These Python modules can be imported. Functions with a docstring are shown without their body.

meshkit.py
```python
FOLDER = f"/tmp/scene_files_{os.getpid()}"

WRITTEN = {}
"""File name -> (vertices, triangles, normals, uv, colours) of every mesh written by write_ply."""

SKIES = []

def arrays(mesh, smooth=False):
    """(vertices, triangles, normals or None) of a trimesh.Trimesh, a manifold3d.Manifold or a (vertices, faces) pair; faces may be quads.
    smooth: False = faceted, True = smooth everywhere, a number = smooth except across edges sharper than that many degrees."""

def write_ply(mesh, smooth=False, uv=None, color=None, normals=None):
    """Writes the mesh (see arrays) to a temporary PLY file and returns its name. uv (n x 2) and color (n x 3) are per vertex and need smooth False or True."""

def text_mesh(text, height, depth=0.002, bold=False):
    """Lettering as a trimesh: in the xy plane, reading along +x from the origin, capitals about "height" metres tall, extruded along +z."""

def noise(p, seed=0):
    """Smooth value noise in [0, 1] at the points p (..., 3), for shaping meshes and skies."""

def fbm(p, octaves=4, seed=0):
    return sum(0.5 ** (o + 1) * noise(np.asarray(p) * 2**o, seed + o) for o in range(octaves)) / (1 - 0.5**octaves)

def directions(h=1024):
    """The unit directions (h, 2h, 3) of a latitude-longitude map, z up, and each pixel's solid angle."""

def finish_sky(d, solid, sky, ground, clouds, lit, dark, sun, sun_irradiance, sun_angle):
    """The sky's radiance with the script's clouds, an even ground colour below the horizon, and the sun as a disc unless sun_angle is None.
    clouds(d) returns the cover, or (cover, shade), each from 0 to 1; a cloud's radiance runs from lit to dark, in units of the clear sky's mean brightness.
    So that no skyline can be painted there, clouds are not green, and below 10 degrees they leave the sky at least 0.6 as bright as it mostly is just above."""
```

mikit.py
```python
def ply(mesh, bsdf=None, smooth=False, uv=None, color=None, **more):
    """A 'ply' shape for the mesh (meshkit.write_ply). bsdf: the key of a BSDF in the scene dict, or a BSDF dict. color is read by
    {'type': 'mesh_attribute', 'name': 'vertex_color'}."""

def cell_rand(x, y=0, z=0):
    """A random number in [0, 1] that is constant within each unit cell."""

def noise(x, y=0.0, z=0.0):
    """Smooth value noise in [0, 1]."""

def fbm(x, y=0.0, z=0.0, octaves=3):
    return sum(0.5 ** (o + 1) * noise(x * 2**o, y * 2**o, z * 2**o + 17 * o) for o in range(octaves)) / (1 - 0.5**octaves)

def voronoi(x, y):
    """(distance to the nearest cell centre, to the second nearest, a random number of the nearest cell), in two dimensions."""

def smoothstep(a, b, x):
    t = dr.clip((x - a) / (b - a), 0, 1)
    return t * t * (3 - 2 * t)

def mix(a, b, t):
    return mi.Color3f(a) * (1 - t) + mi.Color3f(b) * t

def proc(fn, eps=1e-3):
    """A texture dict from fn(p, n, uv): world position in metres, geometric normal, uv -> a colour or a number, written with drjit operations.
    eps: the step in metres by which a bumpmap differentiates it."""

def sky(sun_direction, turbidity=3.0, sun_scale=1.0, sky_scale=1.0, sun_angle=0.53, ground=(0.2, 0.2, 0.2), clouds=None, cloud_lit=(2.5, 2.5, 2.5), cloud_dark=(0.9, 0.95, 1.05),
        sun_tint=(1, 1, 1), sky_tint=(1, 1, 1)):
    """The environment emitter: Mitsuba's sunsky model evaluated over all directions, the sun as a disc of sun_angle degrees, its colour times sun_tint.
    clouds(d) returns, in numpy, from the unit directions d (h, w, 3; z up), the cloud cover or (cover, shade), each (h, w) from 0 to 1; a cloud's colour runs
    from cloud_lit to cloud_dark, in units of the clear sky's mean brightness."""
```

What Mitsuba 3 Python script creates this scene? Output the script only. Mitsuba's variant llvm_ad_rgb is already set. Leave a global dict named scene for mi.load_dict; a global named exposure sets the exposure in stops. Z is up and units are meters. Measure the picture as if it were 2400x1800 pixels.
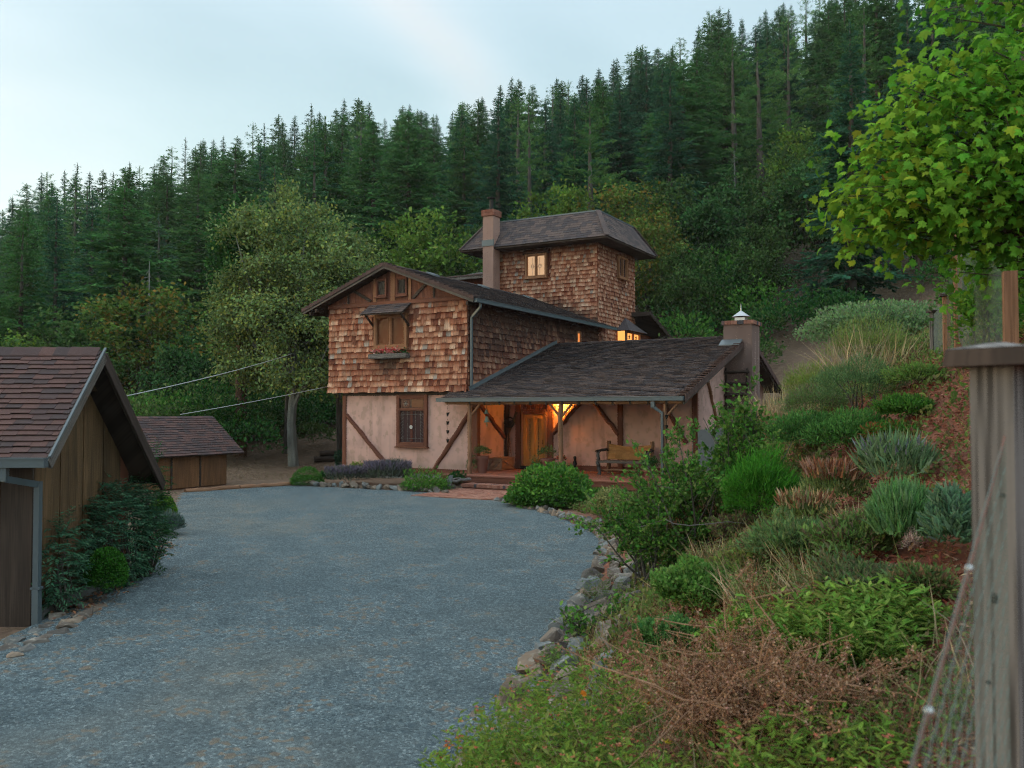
import math, random, numpy as np, trimesh, mitsuba as mi, drjit as dr, mikit, meshkit
from scipy.interpolate import RBFInterpolator
from scipy.spatial import ConvexHull
from shapely.geometry import Polygon, LineString, Point
import shapely
T = mi.ScalarTransform4f
scene, labels = {}, {}

# ---------------------------------------------------------------- camera, sky, exposure
exposure = 3.62
scene['camera'] = {'type': 'thinlens', 'fov': 60.02, 'fov_axis': 'x', 'near_clip': 0.05, 'far_clip': 2000.0,
                   'aperture_radius': 0.0036, 'focus_distance': 30.0,
                   'to_world': T().look_at(origin=[0, 0, 2.7], target=[0, 1, 2.7 + 0.03], up=[0, 0, 1])}

def sky_clouds(d):
    # evening cloud veil, thickened overhead out of view to lift the ground light; one paler warm streak drifts across it
    x, y, z = d[..., 0], d[..., 1], d[..., 2]
    s = np.maximum(z, 0.03)
    px, py = x / (s + 0.25), y / (s + 0.25)
    wob = meshkit.fbm(np.stack([px * 1.3, py * 1.3, 0 * px], -1), 4, 5) - 0.5
    n2 = meshkit.fbm(np.stack([px * 1.1 + py * 0.8 + 9, py * 2.0 - px * 1.4, 0 * px], -1), 5, 11)
    band = (-0.710 * x + 0.215 * y - 0.670 * z) + 0.07 * wob
    streak = np.exp(-(band / 0.040) ** 2) * (0.22 + 0.75 * n2)
    streak2 = np.exp(-((band - 0.34) / 0.09) ** 2) * (0.1 + 0.5 * n2)
    warm = np.clip(streak + streak2, 0, 1)
    thick = np.clip((z - .32) / .40, 0, 1); thick = thick * thick * (3 - 2 * thick)
    cover = np.clip(0.20 + 0.78 * thick + 0.45 * (n2 - .5) * (1 - thick) + 0.55 * warm * (1 - thick) - 0.10 * np.clip(x, 0, 1) + 0.12 * np.clip(-x, 0, 1), 0, 1)
    return cover, np.clip(1.0 - 0.85 * warm * (1 - thick), 0, 1)

scene['sky'] = mikit.sky([-0.98, -0.05, 0.18], turbidity=3.0, sun_scale=0.006, sky_scale=1.0, sun_angle=28, ground=(0.1, 0.1, 0.08),
                         clouds=sky_clouds, cloud_lit=(1.66, 1.30, 1.10), cloud_dark=(1.85, 2.18, 2.36), sun_tint=(1, 0.85, 0.7), sky_tint=(1.16, 1.05, 0.90))

# ---------------------------------------------------------------- materials
def fb(x, y=0.0, z=0.0, o=3): return mikit.fbm(x, y, z, octaves=o)
def C3(*c): return mi.Color3f(*c)
sst, mix = mikit.smoothstep, mikit.mix

def f_gravel(p, n, uv):
    big = fb(p.x * 0.35 + 3, p.y * 0.35, 0.0, 3)
    mid = fb(p.x * 2.2, p.y * 2.2, 0.0, 3)
    d1, d2, r = mikit.voronoi(p.x * 44, p.y * 44)
    d3, d4, r2 = mikit.voronoi(p.x * 17 + 5, p.y * 17)
    c = mix((0.062, 0.090, 0.115), (0.245, 0.295, 0.325), r)
    far = mikit.noise(p.x * 15, p.y * 15, 3.0)
    far2 = mikit.noise(p.x * 27, p.y * 27, 5.0)
    c = mix(c, (0.36, 0.40, 0.43), sst(0.90, 0.98, r))
    c = mix(c, (0.27, 0.18, 0.12), sst(0.74, 0.84, r2) * sst(0.45, 0.65, mid) * 0.7)
    c = mix(c, (0.25, 0.225, 0.195), sst(0.45, 0.72, big) * (0.12 + 0.30 * mid))
    gap = sst(0.02, 0.20, d2 - d1)
    return c * C3(0.76, 0.80, 0.765) * (0.42 + 0.58 * gap) * (0.70 + 0.45 * mid) * (0.72 + 0.34 * far + 0.30 * far2)
def h_gravel(p, n, uv):
    d1, d2, r = mikit.voronoi(p.x * 44, p.y * 44)
    return (1 - dr.minimum(d1 * 1.3, 1.0)) * (0.4 + r)
def f_stucco(p, n, uv):
    h = p.x * 0.87 - p.y * 0.49 + p.y * 0.3
    a = fb(h * 0.9, p.z * 0.9, p.y * 0.7, 4)
    b = fb(h * 7, p.z * 5, p.y * 5, 3)
    base = mix((0.50, 0.312, 0.268), (0.60, 0.395, 0.345), a)
    base = mix(base, (0.38, 0.25, 0.20), sst(0.48, 0.72, b) * 0.6)
    base = base * (0.86 + 0.28 * fb(h * 2.6, p.z * 2.2, 7.0, 4))
    drip = fb(h * 6, p.z * 0.5, 3.0, 3)
    base = base * (1 - 0.16 * sst(0.52, 0.75, drip))
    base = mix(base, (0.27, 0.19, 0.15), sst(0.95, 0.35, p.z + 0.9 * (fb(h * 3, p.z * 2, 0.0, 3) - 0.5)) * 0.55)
    chim = mix((0.125, 0.083, 0.072), (0.20, 0.135, 0.118), fb(h * 1.3, p.z * 0.6, p.y * 1.1, 4))
    run = fb(h * 5 + p.y * 5, p.z * 0.25, 0.0, 3)
    chim = mix(chim, (0.24, 0.18, 0.165), sst(0.55, 0.7, run) * 0.7)
    t = dr.floor(uv.y)
    rose = mix((0.28, 0.175, 0.145), (0.36, 0.23, 0.195), fb(h * 1.6, p.z * 1.6, p.y, 4))
    c = dr.select(t < 0.5, base, dr.select(t < 1.5, chim, rose))
    return c
def h_stucco(p, n, uv):
    return fb(p.x * 9 + p.y * 4, p.z * 9, p.y * 9, 3)
def f_shingle(p, n, uv):
    t = uv.x
    w = dr.floor(uv.y) * 0.05
    up = uv.y - dr.floor(uv.y)
    h = p.x + p.y * 0.62
    g = fb(h * 55, p.z * 2.6, 0.0, 2)
    c = mix((0.150, 0.046, 0.025), (0.30, 0.118, 0.068), sst(0.0, 0.3, t))
    c = mix(c, (0.43, 0.215, 0.135), sst(0.3, 0.6, t))
    c = mix(c, (0.60, 0.40, 0.285), sst(0.6, 0.9, t))
    c = mix(c, (0.33, 0.285, 0.25), sst(0.93, 0.97, t))
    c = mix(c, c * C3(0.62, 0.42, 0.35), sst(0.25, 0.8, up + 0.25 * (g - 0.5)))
    c = c * (0.55 + 0.85 * g)
    c = c * (0.80 + 0.45 * fb(h * 9, p.z * 5, 0.0, 2))
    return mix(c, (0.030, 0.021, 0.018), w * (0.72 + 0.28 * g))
def f_toned(p, n, uv):
    t = uv.x
    k = dr.floor(uv.y)
    gr = mikit.noise(p.x * 190, p.y * 190, p.z * 190)
    g2 = fb(p.x * 2.1, p.y * 2.1, p.z * 2.1, 2)
    roof = mix((0.070, 0.060, 0.066), (0.130, 0.095, 0.088), sst(0.15, 0.85, t))
    red = mix((0.068, 0.049, 0.050), (0.120, 0.065, 0.058), sst(0.1, 0.9, t))
    brick = mix((0.20, 0.075, 0.05), (0.36, 0.19, 0.14), t)
    brick = mix(brick, (0.06, 0.06, 0.07), sst(0.82, 0.86, t))
    deck = mix((0.150, 0.052, 0.033), (0.215, 0.085, 0.055), t)
    clay = mix((0.062, 0.042, 0.040), (0.095, 0.060, 0.054), t)
    c = dr.select(k < 0.5, roof, dr.select(k < 1.5, red, dr.select(k < 2.5, brick, dr.select(k < 3.5, deck, clay))))
    return c * (0.72 + 0.45 * gr) * (0.88 + 0.24 * g2)
WOOD = {'timber': 0, 'dark': 1, 'door': 2, 'post': 3, 'log': 4, 'ply': 5, 'frame': 6, 'brownply': 7, 'bench': 8, 'cedar': 9, 'crate': 10, 'grey': 11, 'amber': 12}
WC = [((0.105, 0.036, 0.022), (0.175, 0.066, 0.040)), ((0.032, 0.022, 0.018), (0.062, 0.043, 0.034)), ((0.40, 0.175, 0.040), (0.52, 0.25, 0.065)),
      ((0.034, 0.031, 0.030), (0.185, 0.172, 0.165)), ((0.150, 0.074, 0.040), (0.285, 0.150, 0.086)), ((0.062, 0.038, 0.018), (0.150, 0.086, 0.041)),
      ((0.215, 0.098, 0.05), (0.34, 0.17, 0.09)), ((0.038, 0.020, 0.013), (0.105, 0.048, 0.024)), ((0.27, 0.120, 0.038), (0.46, 0.22, 0.072)),
      ((0.25, 0.12, 0.07), (0.42, 0.23, 0.15)), ((0.22, 0.115, 0.066), (0.33, 0.19, 0.115)), ((0.070, 0.060, 0.053), (0.150, 0.130, 0.115)), ((0.125, 0.060, 0.028), (0.225, 0.110, 0.050))]
def f_wood(p, n, uv):
    k = dr.floor(uv.y * 0.1)
    a, l = uv.y - 10 * k, uv.x
    ring = fb(l * 0.8, a * 13 + 2.2 * fb(l * 0.7, a * 2.2, 5.0, 2), k, 3)
    fine = mikit.noise(l * 4, a * 150, k)
    wt = dr.select(dr.abs(k - 3) < 0.5, 0.62, 0.40)
    g = dr.clip((1 - wt) * ring + wt * fine, 0, 1)
    g = sst(0.22, 0.80, g)
    c = mix(WC[0][0], WC[0][1], g)
    for i in range(1, len(WC)):
        c = dr.select(k > i - 0.5, mix(WC[i][0], WC[i][1], g), c)
    st = fb(l * 0.9, a * 2.5, k + 40, 3)
    return c * (0.66 + 0.68 * st)
def h_wood(p, n, uv):
    k = dr.floor(uv.y * 0.1)
    a, l = uv.y - 10 * k, uv.x
    return fb(l * 0.8, a * 13 + 2.2 * fb(l * 0.7, a * 2.2, 5.0, 2), k, 3)
def f_rock(p, n, uv):
    a = fb(p.x * 3.1, p.y * 3.1, p.z * 3.1, 4)
    b = fb(p.x * 14, p.y * 14, p.z * 22, 3)
    c = mix((0.088, 0.080, 0.074), (0.235, 0.175, 0.130), uv.x)
    c = mix(c, (0.155, 0.170, 0.172), sst(0.55, 0.9, uv.y))
    c = mix(c, (0.36, 0.33, 0.28), sst(0.60, 0.74, b) * 0.5)
    return c * (0.30 + 1.25 * a)
def h_rock(p, n, uv): return fb(p.x * 16, p.y * 16, p.z * 16, 4)
def f_ground(p, n, uv):
    a = fb(p.x * 0.8, p.y * 0.8, p.z * 0.8, 4)
    b = fb(p.x * 6, p.y * 6, p.z * 6, 3)
    d1, d2, r = mikit.voronoi(p.x * 24, p.y * 24)
    duff = mix((0.085, 0.052, 0.034), (0.20, 0.135, 0.095), a * 0.5 + b * 0.5)
    redd = mix((0.13, 0.045, 0.027), (0.235, 0.095, 0.058), b)
    near = sst(27.0, 19.0, p.y) * sst(-4.0, 0.0, p.x)
    c = mix(duff, redd, near)
    forest = sst(46.0, 60.0, p.y)
    c = mix(c, mix((0.030, 0.030, 0.018), (0.085, 0.068, 0.042), b), forest * 0.75)
    return c * (0.7 + 0.6 * r * b)
def h_ground(p, n, uv): return fb(p.x * 5, p.y * 5, p.z * 5, 4)
def f_bark(p, n, uv):
    a = fb(p.x * 7, p.y * 7, p.z * 1.7, 3)
    b = fb(p.x * 2 + 4, p.y * 2, p.z * 0.8, 2)
    grey = mix((0.030, 0.026, 0.023), (0.13, 0.115, 0.10), a)
    lich = mix((0.08, 0.085, 0.08), (0.26, 0.27, 0.25), a)
    k = dr.floor(uv.y)
    redb = mix((0.045, 0.024, 0.016), (0.16, 0.088, 0.058), a)
    c = dr.select(k < 0.5, mix(grey, lich, sst(0.55, 0.75, b) * 0.5), dr.select(k < 1.5, lich, redb))
    return c

def proc_bsdf(fn, rough=0.85, bump=None, scale=0.003, eps=2e-3, two=True, spec=0.3, **kw):
    b = {'type': 'principled', 'base_color': mikit.proc(fn), 'roughness': rough, 'specular': spec, **kw}
    if bump is not None:
        b = {'type': 'bumpmap', 'arbitrary': mikit.proc(bump, eps), 'scale': scale, 'bsdf': b}
    return {'type': 'twosided', 'bsdf': b} if two else b
M = scene
M['m_gravel'] = proc_bsdf(f_gravel, 0.9, h_gravel, 0.012, 3e-3)
M['m_stucco'] = proc_bsdf(f_stucco, 0.92, h_stucco, 0.012, 4e-3)
M['m_shingle'] = proc_bsdf(f_shingle, 0.85)
M['m_toned'] = proc_bsdf(f_toned, 0.88)
M['m_wood'] = proc_bsdf(f_wood, 0.72, h_wood, 0.006, 2e-3)
M['m_rock'] = proc_bsdf(f_rock, 0.85, h_rock, 0.02, 4e-3)
M['m_ground'] = proc_bsdf(f_ground, 0.95, h_ground, 0.06, 1e-2)
M['m_bark'] = proc_bsdf(f_bark, 0.95)
def plain(c, r=0.6, m=0.0, s=0.4): return {'type': 'twosided', 'bsdf': {'type': 'principled', 'base_color': {'type': 'rgb', 'value': list(c)}, 'roughness': r, 'metallic': m, 'specular': s}}
M['m_gutter'] = plain((0.070, 0.094, 0.108), 0.42, 0.0, 0.5)
M['m_flashing'] = plain((0.13, 0.155, 0.17), 0.45, 0.3)
M['m_zinc'] = plain((0.50, 0.52, 0.53), 0.38, 0.8)
M['m_blackmetal'] = plain((0.018, 0.017, 0.016), 0.5, 0.3)
M['m_wire'] = plain((0.09, 0.12, 0.115), 0.55, 0.3)
M['m_greenwire'] = plain((0.10, 0.135, 0.125), 0.6, 0.0)
M['m_rustwire'] = plain((0.17, 0.085, 0.065), 0.8, 0.1)
M['m_void'] = plain((0.010, 0.008, 0.008), 0.9)
M['m_blind'] = plain((0.15, 0.050, 0.022), 0.9, 0.0, 0.1)
M['m_curtain'] = plain((0.062, 0.036, 0.036), 0.9, 0.0, 0.1)
M['m_whitemetal'] = plain((0.42, 0.43, 0.43), 0.5, 0.1)
M['m_verdigris'] = plain((0.16, 0.24, 0.22), 0.6, 0.2)
M['m_lead'] = plain((0.12, 0.12, 0.125), 0.5, 0.4)
M['m_amberglass'] = plain((0.15, 0.055, 0.026), 0.5, 0.0, 0.2)
M['m_redglass'] = plain((0.085, 0.026, 0.020), 0.5, 0.0, 0.2)
M['m_concrete'] = plain((0.20, 0.205, 0.20), 0.9)
M['m_pot'] = plain((0.16, 0.06, 0.042), 0.7)
M['m_glass'] = {'type': 'thindielectric', 'int_ior': 1.12}
M['m_leaf'] = {'type': 'principledthin', 'base_color': {'type': 'mesh_attribute', 'name': 'vertex_color'}, 'roughness': 0.55, 'diff_trans': 0.7, 'eta': 1.4}
M['m_gloss'] = {'type': 'principledthin', 'base_color': {'type': 'mesh_attribute', 'name': 'vertex_color'}, 'roughness': 0.27, 'diff_trans': 0.5, 'eta': 1.5}
M['m_dry'] = {'type': 'twosided', 'bsdf': {'type': 'diffuse', 'reflectance': {'type': 'mesh_attribute', 'name': 'vertex_color'}}}

# ---------------------------------------------------------------- mesh helpers
O2 = np.array([-1.669, 33.365]); UA = np.array([0.87228, -0.4890]); VA = np.array([0.4890, 0.87228])
def HF(p):
    p = np.asarray(p, float)
    q = np.empty_like(p)
    q[..., :2] = O2 + p[..., 0:1] * UA + p[..., 1:2] * VA
    q[..., 2] = p[..., 2]
    return q
def UV2(x, y): d = np.array([x, y]) - O2; return d @ UA, d @ VA
used = {}
def newkey(name, parent=None):
    full = f'{parent}__{name}' if parent else name
    n = used.get(full, 0); used[full] = n + 1
    return full if n == 0 else f'{full}_{n:03d}'
def lab(key, label=None, cat=None, group=None, kind=None):
    d = {k: v for k, v in (('label', label), ('category', cat), ('group', group), ('kind', kind)) if v}
    if d: labels[key] = {**labels.get(key, {}), **d}
    return key
def thing(name, label, cat, group=None): return lab(newkey(name), label, cat, group)

class MB:
    """collects shapes with unshared corners: positions, triangles, uv"""
    def __init__(s): s.v, s.f, s.u, s.n = [], [], [], 0
    def raw(s, v, f, uv):
        v = np.asarray(v, float); f = np.asarray(f, int)
        if f.shape[1] == 4: f = np.vstack([f[:, [0, 1, 2]], f[:, [0, 2, 3]]])
        uv = np.broadcast_to(np.asarray(uv, float), (len(v), 2))
        s.v.append(v); s.f.append(f + s.n); s.u.append(uv); s.n += len(v); return s
    def hexa(s, c, uv=(0, 0), typ=None, wood=None):
        """8 corners: 0-3 one end (loop), 4-7 other end"""
        c = np.asarray(c, float)
        quads = [[0, 3, 2, 1], [4, 5, 6, 7], [0, 1, 5, 4], [1, 2, 6, 5], [2, 3, 7, 6], [3, 0, 4, 7]]
        V = c[np.array(quads)].reshape(-1, 3)
        F = np.arange(24).reshape(6, 4)
        if wood is not None:
            L = np.linalg.norm(c[4] - c[0]); w = np.linalg.norm(c[1] - c[0]); d = np.linalg.norm(c[3] - c[0])
            o, oa = random.uniform(0, 50), random.uniform(0.2, 3)
            per = {0: 0, 1: w, 2: w + d, 3: 2 * w + d}
            U = []
            for q in quads:
                for j, i in enumerate(q):
                    a = per[i % 4]
                    if set(q) in ({0, 1, 2, 3}, {4, 5, 6, 7}): a = 0.3 * a
                    elif q == [3, 0, 4, 7] and i % 4 == 0: a = 2 * (w + d)
                    U.append((o + (L if i > 3 else 0), 10 * wood + min(oa + a, 9.9)))
            return s.raw(V, F, U)
        return s.raw(V, F, uv)
    def box(s, x0, x1, y0, y1, z0, z1, uv=(0, 0), wood=None, axis=None):
        if axis is None: axis = int(np.argmax([x1 - x0, y1 - y0, z1 - z0]))
        if axis == 0: c = [(x0, y0, z0), (x0, y1, z0), (x0, y1, z1), (x0, y0, z1), (x1, y0, z0), (x1, y1, z0), (x1, y1, z1), (x1, y0, z1)]
        elif axis == 1: c = [(x0, y0, z0), (x0, y0, z1), (x1, y0, z1), (x1, y0, z0), (x0, y1, z0), (x0, y1, z1), (x1, y1, z1), (x1, y1, z0)]
        else: c = [(x0, y0, z0), (x1, y0, z0), (x1, y1, z0), (x0, y1, z0), (x0, y0, z1), (x1, y0, z1), (x1, y1, z1), (x0, y1, z1)]
        return s.hexa(c, uv, wood=wood)
    def beam(s, p, q, w, d, up=(0, 0, 1), wood=0, uv=None):
        p, q = np.asarray(p, float), np.asarray(q, float); t = q - p; t /= np.linalg.norm(t)
        up = np.asarray(up, float); sx = np.cross(t, up); sx /= np.linalg.norm(sx); uz = np.cross(sx, t)
        k = [(-w / 2, -d / 2), (w / 2, -d / 2), (w / 2, d / 2), (-w / 2, d / 2)]
        c = [p + a * sx + b * uz for a, b in k] + [q + a * sx + b * uz for a, b in k]
        return s.hexa(c, uv if uv is not None else (0, 0), wood=None if uv is not None else wood)
    def tube(s, pts, r, n=8, wood=None, uv=(0, 0), caps=True):
        pts = np.asarray(pts, float); r = np.broadcast_to(np.asarray(r, float), (len(pts),))
        t = np.gradient(pts, axis=0); t /= np.linalg.norm(t, axis=1, keepdims=True) + 1e-12
        ref = np.array([0, 0, 1.0]) if np.abs(t[:, 2]).mean() < 0.85 else np.array([1.0, 0.2, 0])
        a = np.cross(t, ref); a /= np.linalg.norm(a, axis=1, keepdims=True) + 1e-12; b = np.cross(t, a)
        ang = np.arange(n + 1) * 2 * np.pi / n
        V = pts[:, None] + r[:, None, None] * (np.cos(ang)[None, :, None] * a[:, None] + np.sin(ang)[None, :, None] * b[:, None])
        k = len(pts)
        i, j = np.meshgrid(np.arange(k - 1), np.arange(n), indexing='ij')
        Q = np.stack([i * (n + 1) + j, i * (n + 1) + j + 1, (i + 1) * (n + 1) + j + 1, (i + 1) * (n + 1) + j], -1).reshape(-1, 4)
        if wood is not None:
            L = np.concatenate([[0], np.cumsum(np.linalg.norm(np.diff(pts, axis=0), axis=1))]) + random.uniform(0, 50)
            U = np.stack(np.broadcast_arrays(L[:, None], 10 * wood + 0.5 + ang[None, :] * r.mean()), -1).reshape(-1, 2)
        else: U = uv
        s.raw(V.reshape(-1, 3), Q, U)
        if caps:
            for e in (0, k - 1):
                ring = V[e, :n]; m = np.vstack([ring, ring.mean(0)])
                F = np.stack([np.arange(n), (np.arange(n) + 1) % n, np.full(n, n)], 1)
                s.raw(m, F, (U.reshape(k, n + 1, 2)[e, 0] if wood is not None else uv))
        return s
    def mesh(s, tm, uv=(0, 0)): return s.raw(tm.vertices, tm.faces, uv)
    def done(s): return np.vstack(s.v), np.vstack(s.f), np.vstack(s.u)
    def put(s, key, bsdf, frame=None, smooth=False, **lb):
        v, f, u = s.done()
        if frame is not None: v = frame(v)
        scene[key] = mikit.ply((v, f), bsdf, smooth=smooth, uv=u)
        return lab(key, **lb) if lb else key
def part(parent, name, mb, bsdf, frame=HF, smooth=False, **lb): return mb.put(newkey(name, parent), bsdf, frame, smooth, **lb)

def pieces(parent, name, mbs, bsdf, frame=HF, most=300, rank=None, smooth=False):
    """each piece an entry; past `most` the rest become one stuff part"""
    order = sorted(range(len(mbs)), key=rank) if rank else range(len(mbs))
    order = list(order)
    for i in order[:most]: part(parent, name, mbs[i], bsdf, frame, smooth)
    if order[most:]:
        r = MB()
        for i in order[most:]: r.raw(*mbs[i].done())
        k = r.put(newkey('further_' + name + 's', parent), bsdf, frame, smooth); labels[k] = {'kind': 'stuff'}

def hewn(p, q, w, seed, wood, n=9, wob=0.02, sides=8):
    """a hand-hewn, slightly crooked log"""
    rg = np.random.default_rng(seed); p, q = np.asarray(p, float), np.asarray(q, float)
    t = np.linspace(0, 1, n)[:, None]; pts = p + (q - p) * t
    off = rg.normal(0, wob, (n, 3)); off[[0, -1]] = 0
    return MB().tube(pts + off, w / 2 * (1 + rg.normal(0, 0.06, n)), sides, wood=wood)

def rgb(rg, pal, n, jit=0.18):
    pal = np.asarray(pal, float); c = pal[rg.integers(0, len(pal), n)]
    return np.clip(c * (1 + rg.normal(0, jit, (n, 1))) * (1 + rg.normal(0, jit * 0.35, (n, 3))), 0.003, 0.9)
LEAF = {
    'diamond': ([(0, 0, 0), (-.32, .5, .06), (0, 1, 0), (.32, .5, .06)], [(0, 1, 2), (0, 2, 3)]),
    'lance': ([(0, 0, 0), (-.15, .38, .04), (-.09, .75, .0), (0, 1, -.10), (.09, .75, .0), (.15, .38, .04), (0, .45, -.02)], [(0, 6, 1), (1, 6, 2), (2, 6, 3), (3, 6, 4), (4, 6, 5), (5, 6, 0)]),
    'oval': ([(0, 0, 0), (-.27, .3, .06), (-.27, .68, .05), (0, 1, -.06), (.27, .68, .05), (.27, .3, .06), (0, .5, -.02)], [(0, 6, 1), (1, 6, 2), (2, 6, 3), (3, 6, 4), (4, 6, 5), (5, 6, 0)]),
    'needle': ([(-.05, 0, 0), (.05, 0, 0), (0, 1, 0)], [(0, 1, 2)]),
    'blade': ([(-.012, 0, 0), (.012, 0, 0), (-.009, .55, .08), (.009, .55, .08), (0, 1, .30)], [(0, 1, 3), (0, 3, 2), (2, 3, 4)]),
    'spike': ([(-.10, 0, 0), (.10, 0, 0), (.06, .5, .0), (-.06, .5, 0), (0, 1, .0)], [(0, 1, 2), (0, 2, 3), (3, 2, 4)]),
    'holly': ([(0, 0, 0), (-.22, .12, .05), (-.20, .28, .02), (-.40, .40, .10), (-.24, .55, .02), (-.34, .74, .08), (-.12, .80, .0), (0, 1, -.05), (.12, .80, 0), (.34, .74, .08), (.24, .55, .02), (.40, .40, .10), (.20, .28, .02), (.22, .12, .05), (0, .5, -.03)],
              [(i, 14, (i + 1) % 14) for i in range(14)]),
    'maple': ([(0, 0, 0), (-.10, .02, .0), (-.34, -.06, -.07), (-.30, .10, -.03), (-.58, .30, -.12), (-.40, .40, -.05), (-.44, .62, -.09), (-.22, .56, -.01), (-.16, .78, -.03), (0, 1.05, -.12), (.16, .78, -.03), (.22, .56, -.01), (.44, .62, -.09), (.40, .40, -.05), (.58, .30, -.12), (.30, .10, -.03), (.34, -.06, -.07), (.10, .02, 0), (0, .36, .05)],
              [(i, 18, (i + 1) % 18) for i in range(18)]),
}
def unit(a): return a / (np.linalg.norm(a, axis=-1, keepdims=True) + 1e-12)
def leaves(P, A, N, size, col, shape):
    """one mesh of leaves: base points P, long axes A, rough normals N"""
    tv, tf = LEAF[shape]; tv = np.asarray(tv, float); tf = np.asarray(tf)
    A = unit(A); B = unit(np.cross(A, N)); Nn = np.cross(B, A)
    size = np.broadcast_to(np.asarray(size, float), (len(P),))
    V = P[:, None] + size[:, None, None] * (tv[None, :, 0:1] * B[:, None] + tv[None, :, 1:2] * A[:, None] + tv[None, :, 2:3] * Nn[:, None])
    k = len(tv)
    F = (tf[None] + (np.arange(len(P)) * k)[:, None, None]).reshape(-1, 3)
    return V.reshape(-1, 3), F, np.repeat(col, k, 0)
def join(ms):
    V, F, Cc, n = [], [], [], 0
    for v, f, c in ms: V.append(v); F.append(f + n); Cc.append(c); n += len(v)
    return np.vstack(V), np.vstack(F), np.vstack(Cc)
def putleaf(key, m, bsdf='m_leaf', **lb):
    scene[key] = mikit.ply((m[0], m[1]), bsdf, color=m[2])
    return lab(key, **lb) if lb else key

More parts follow.
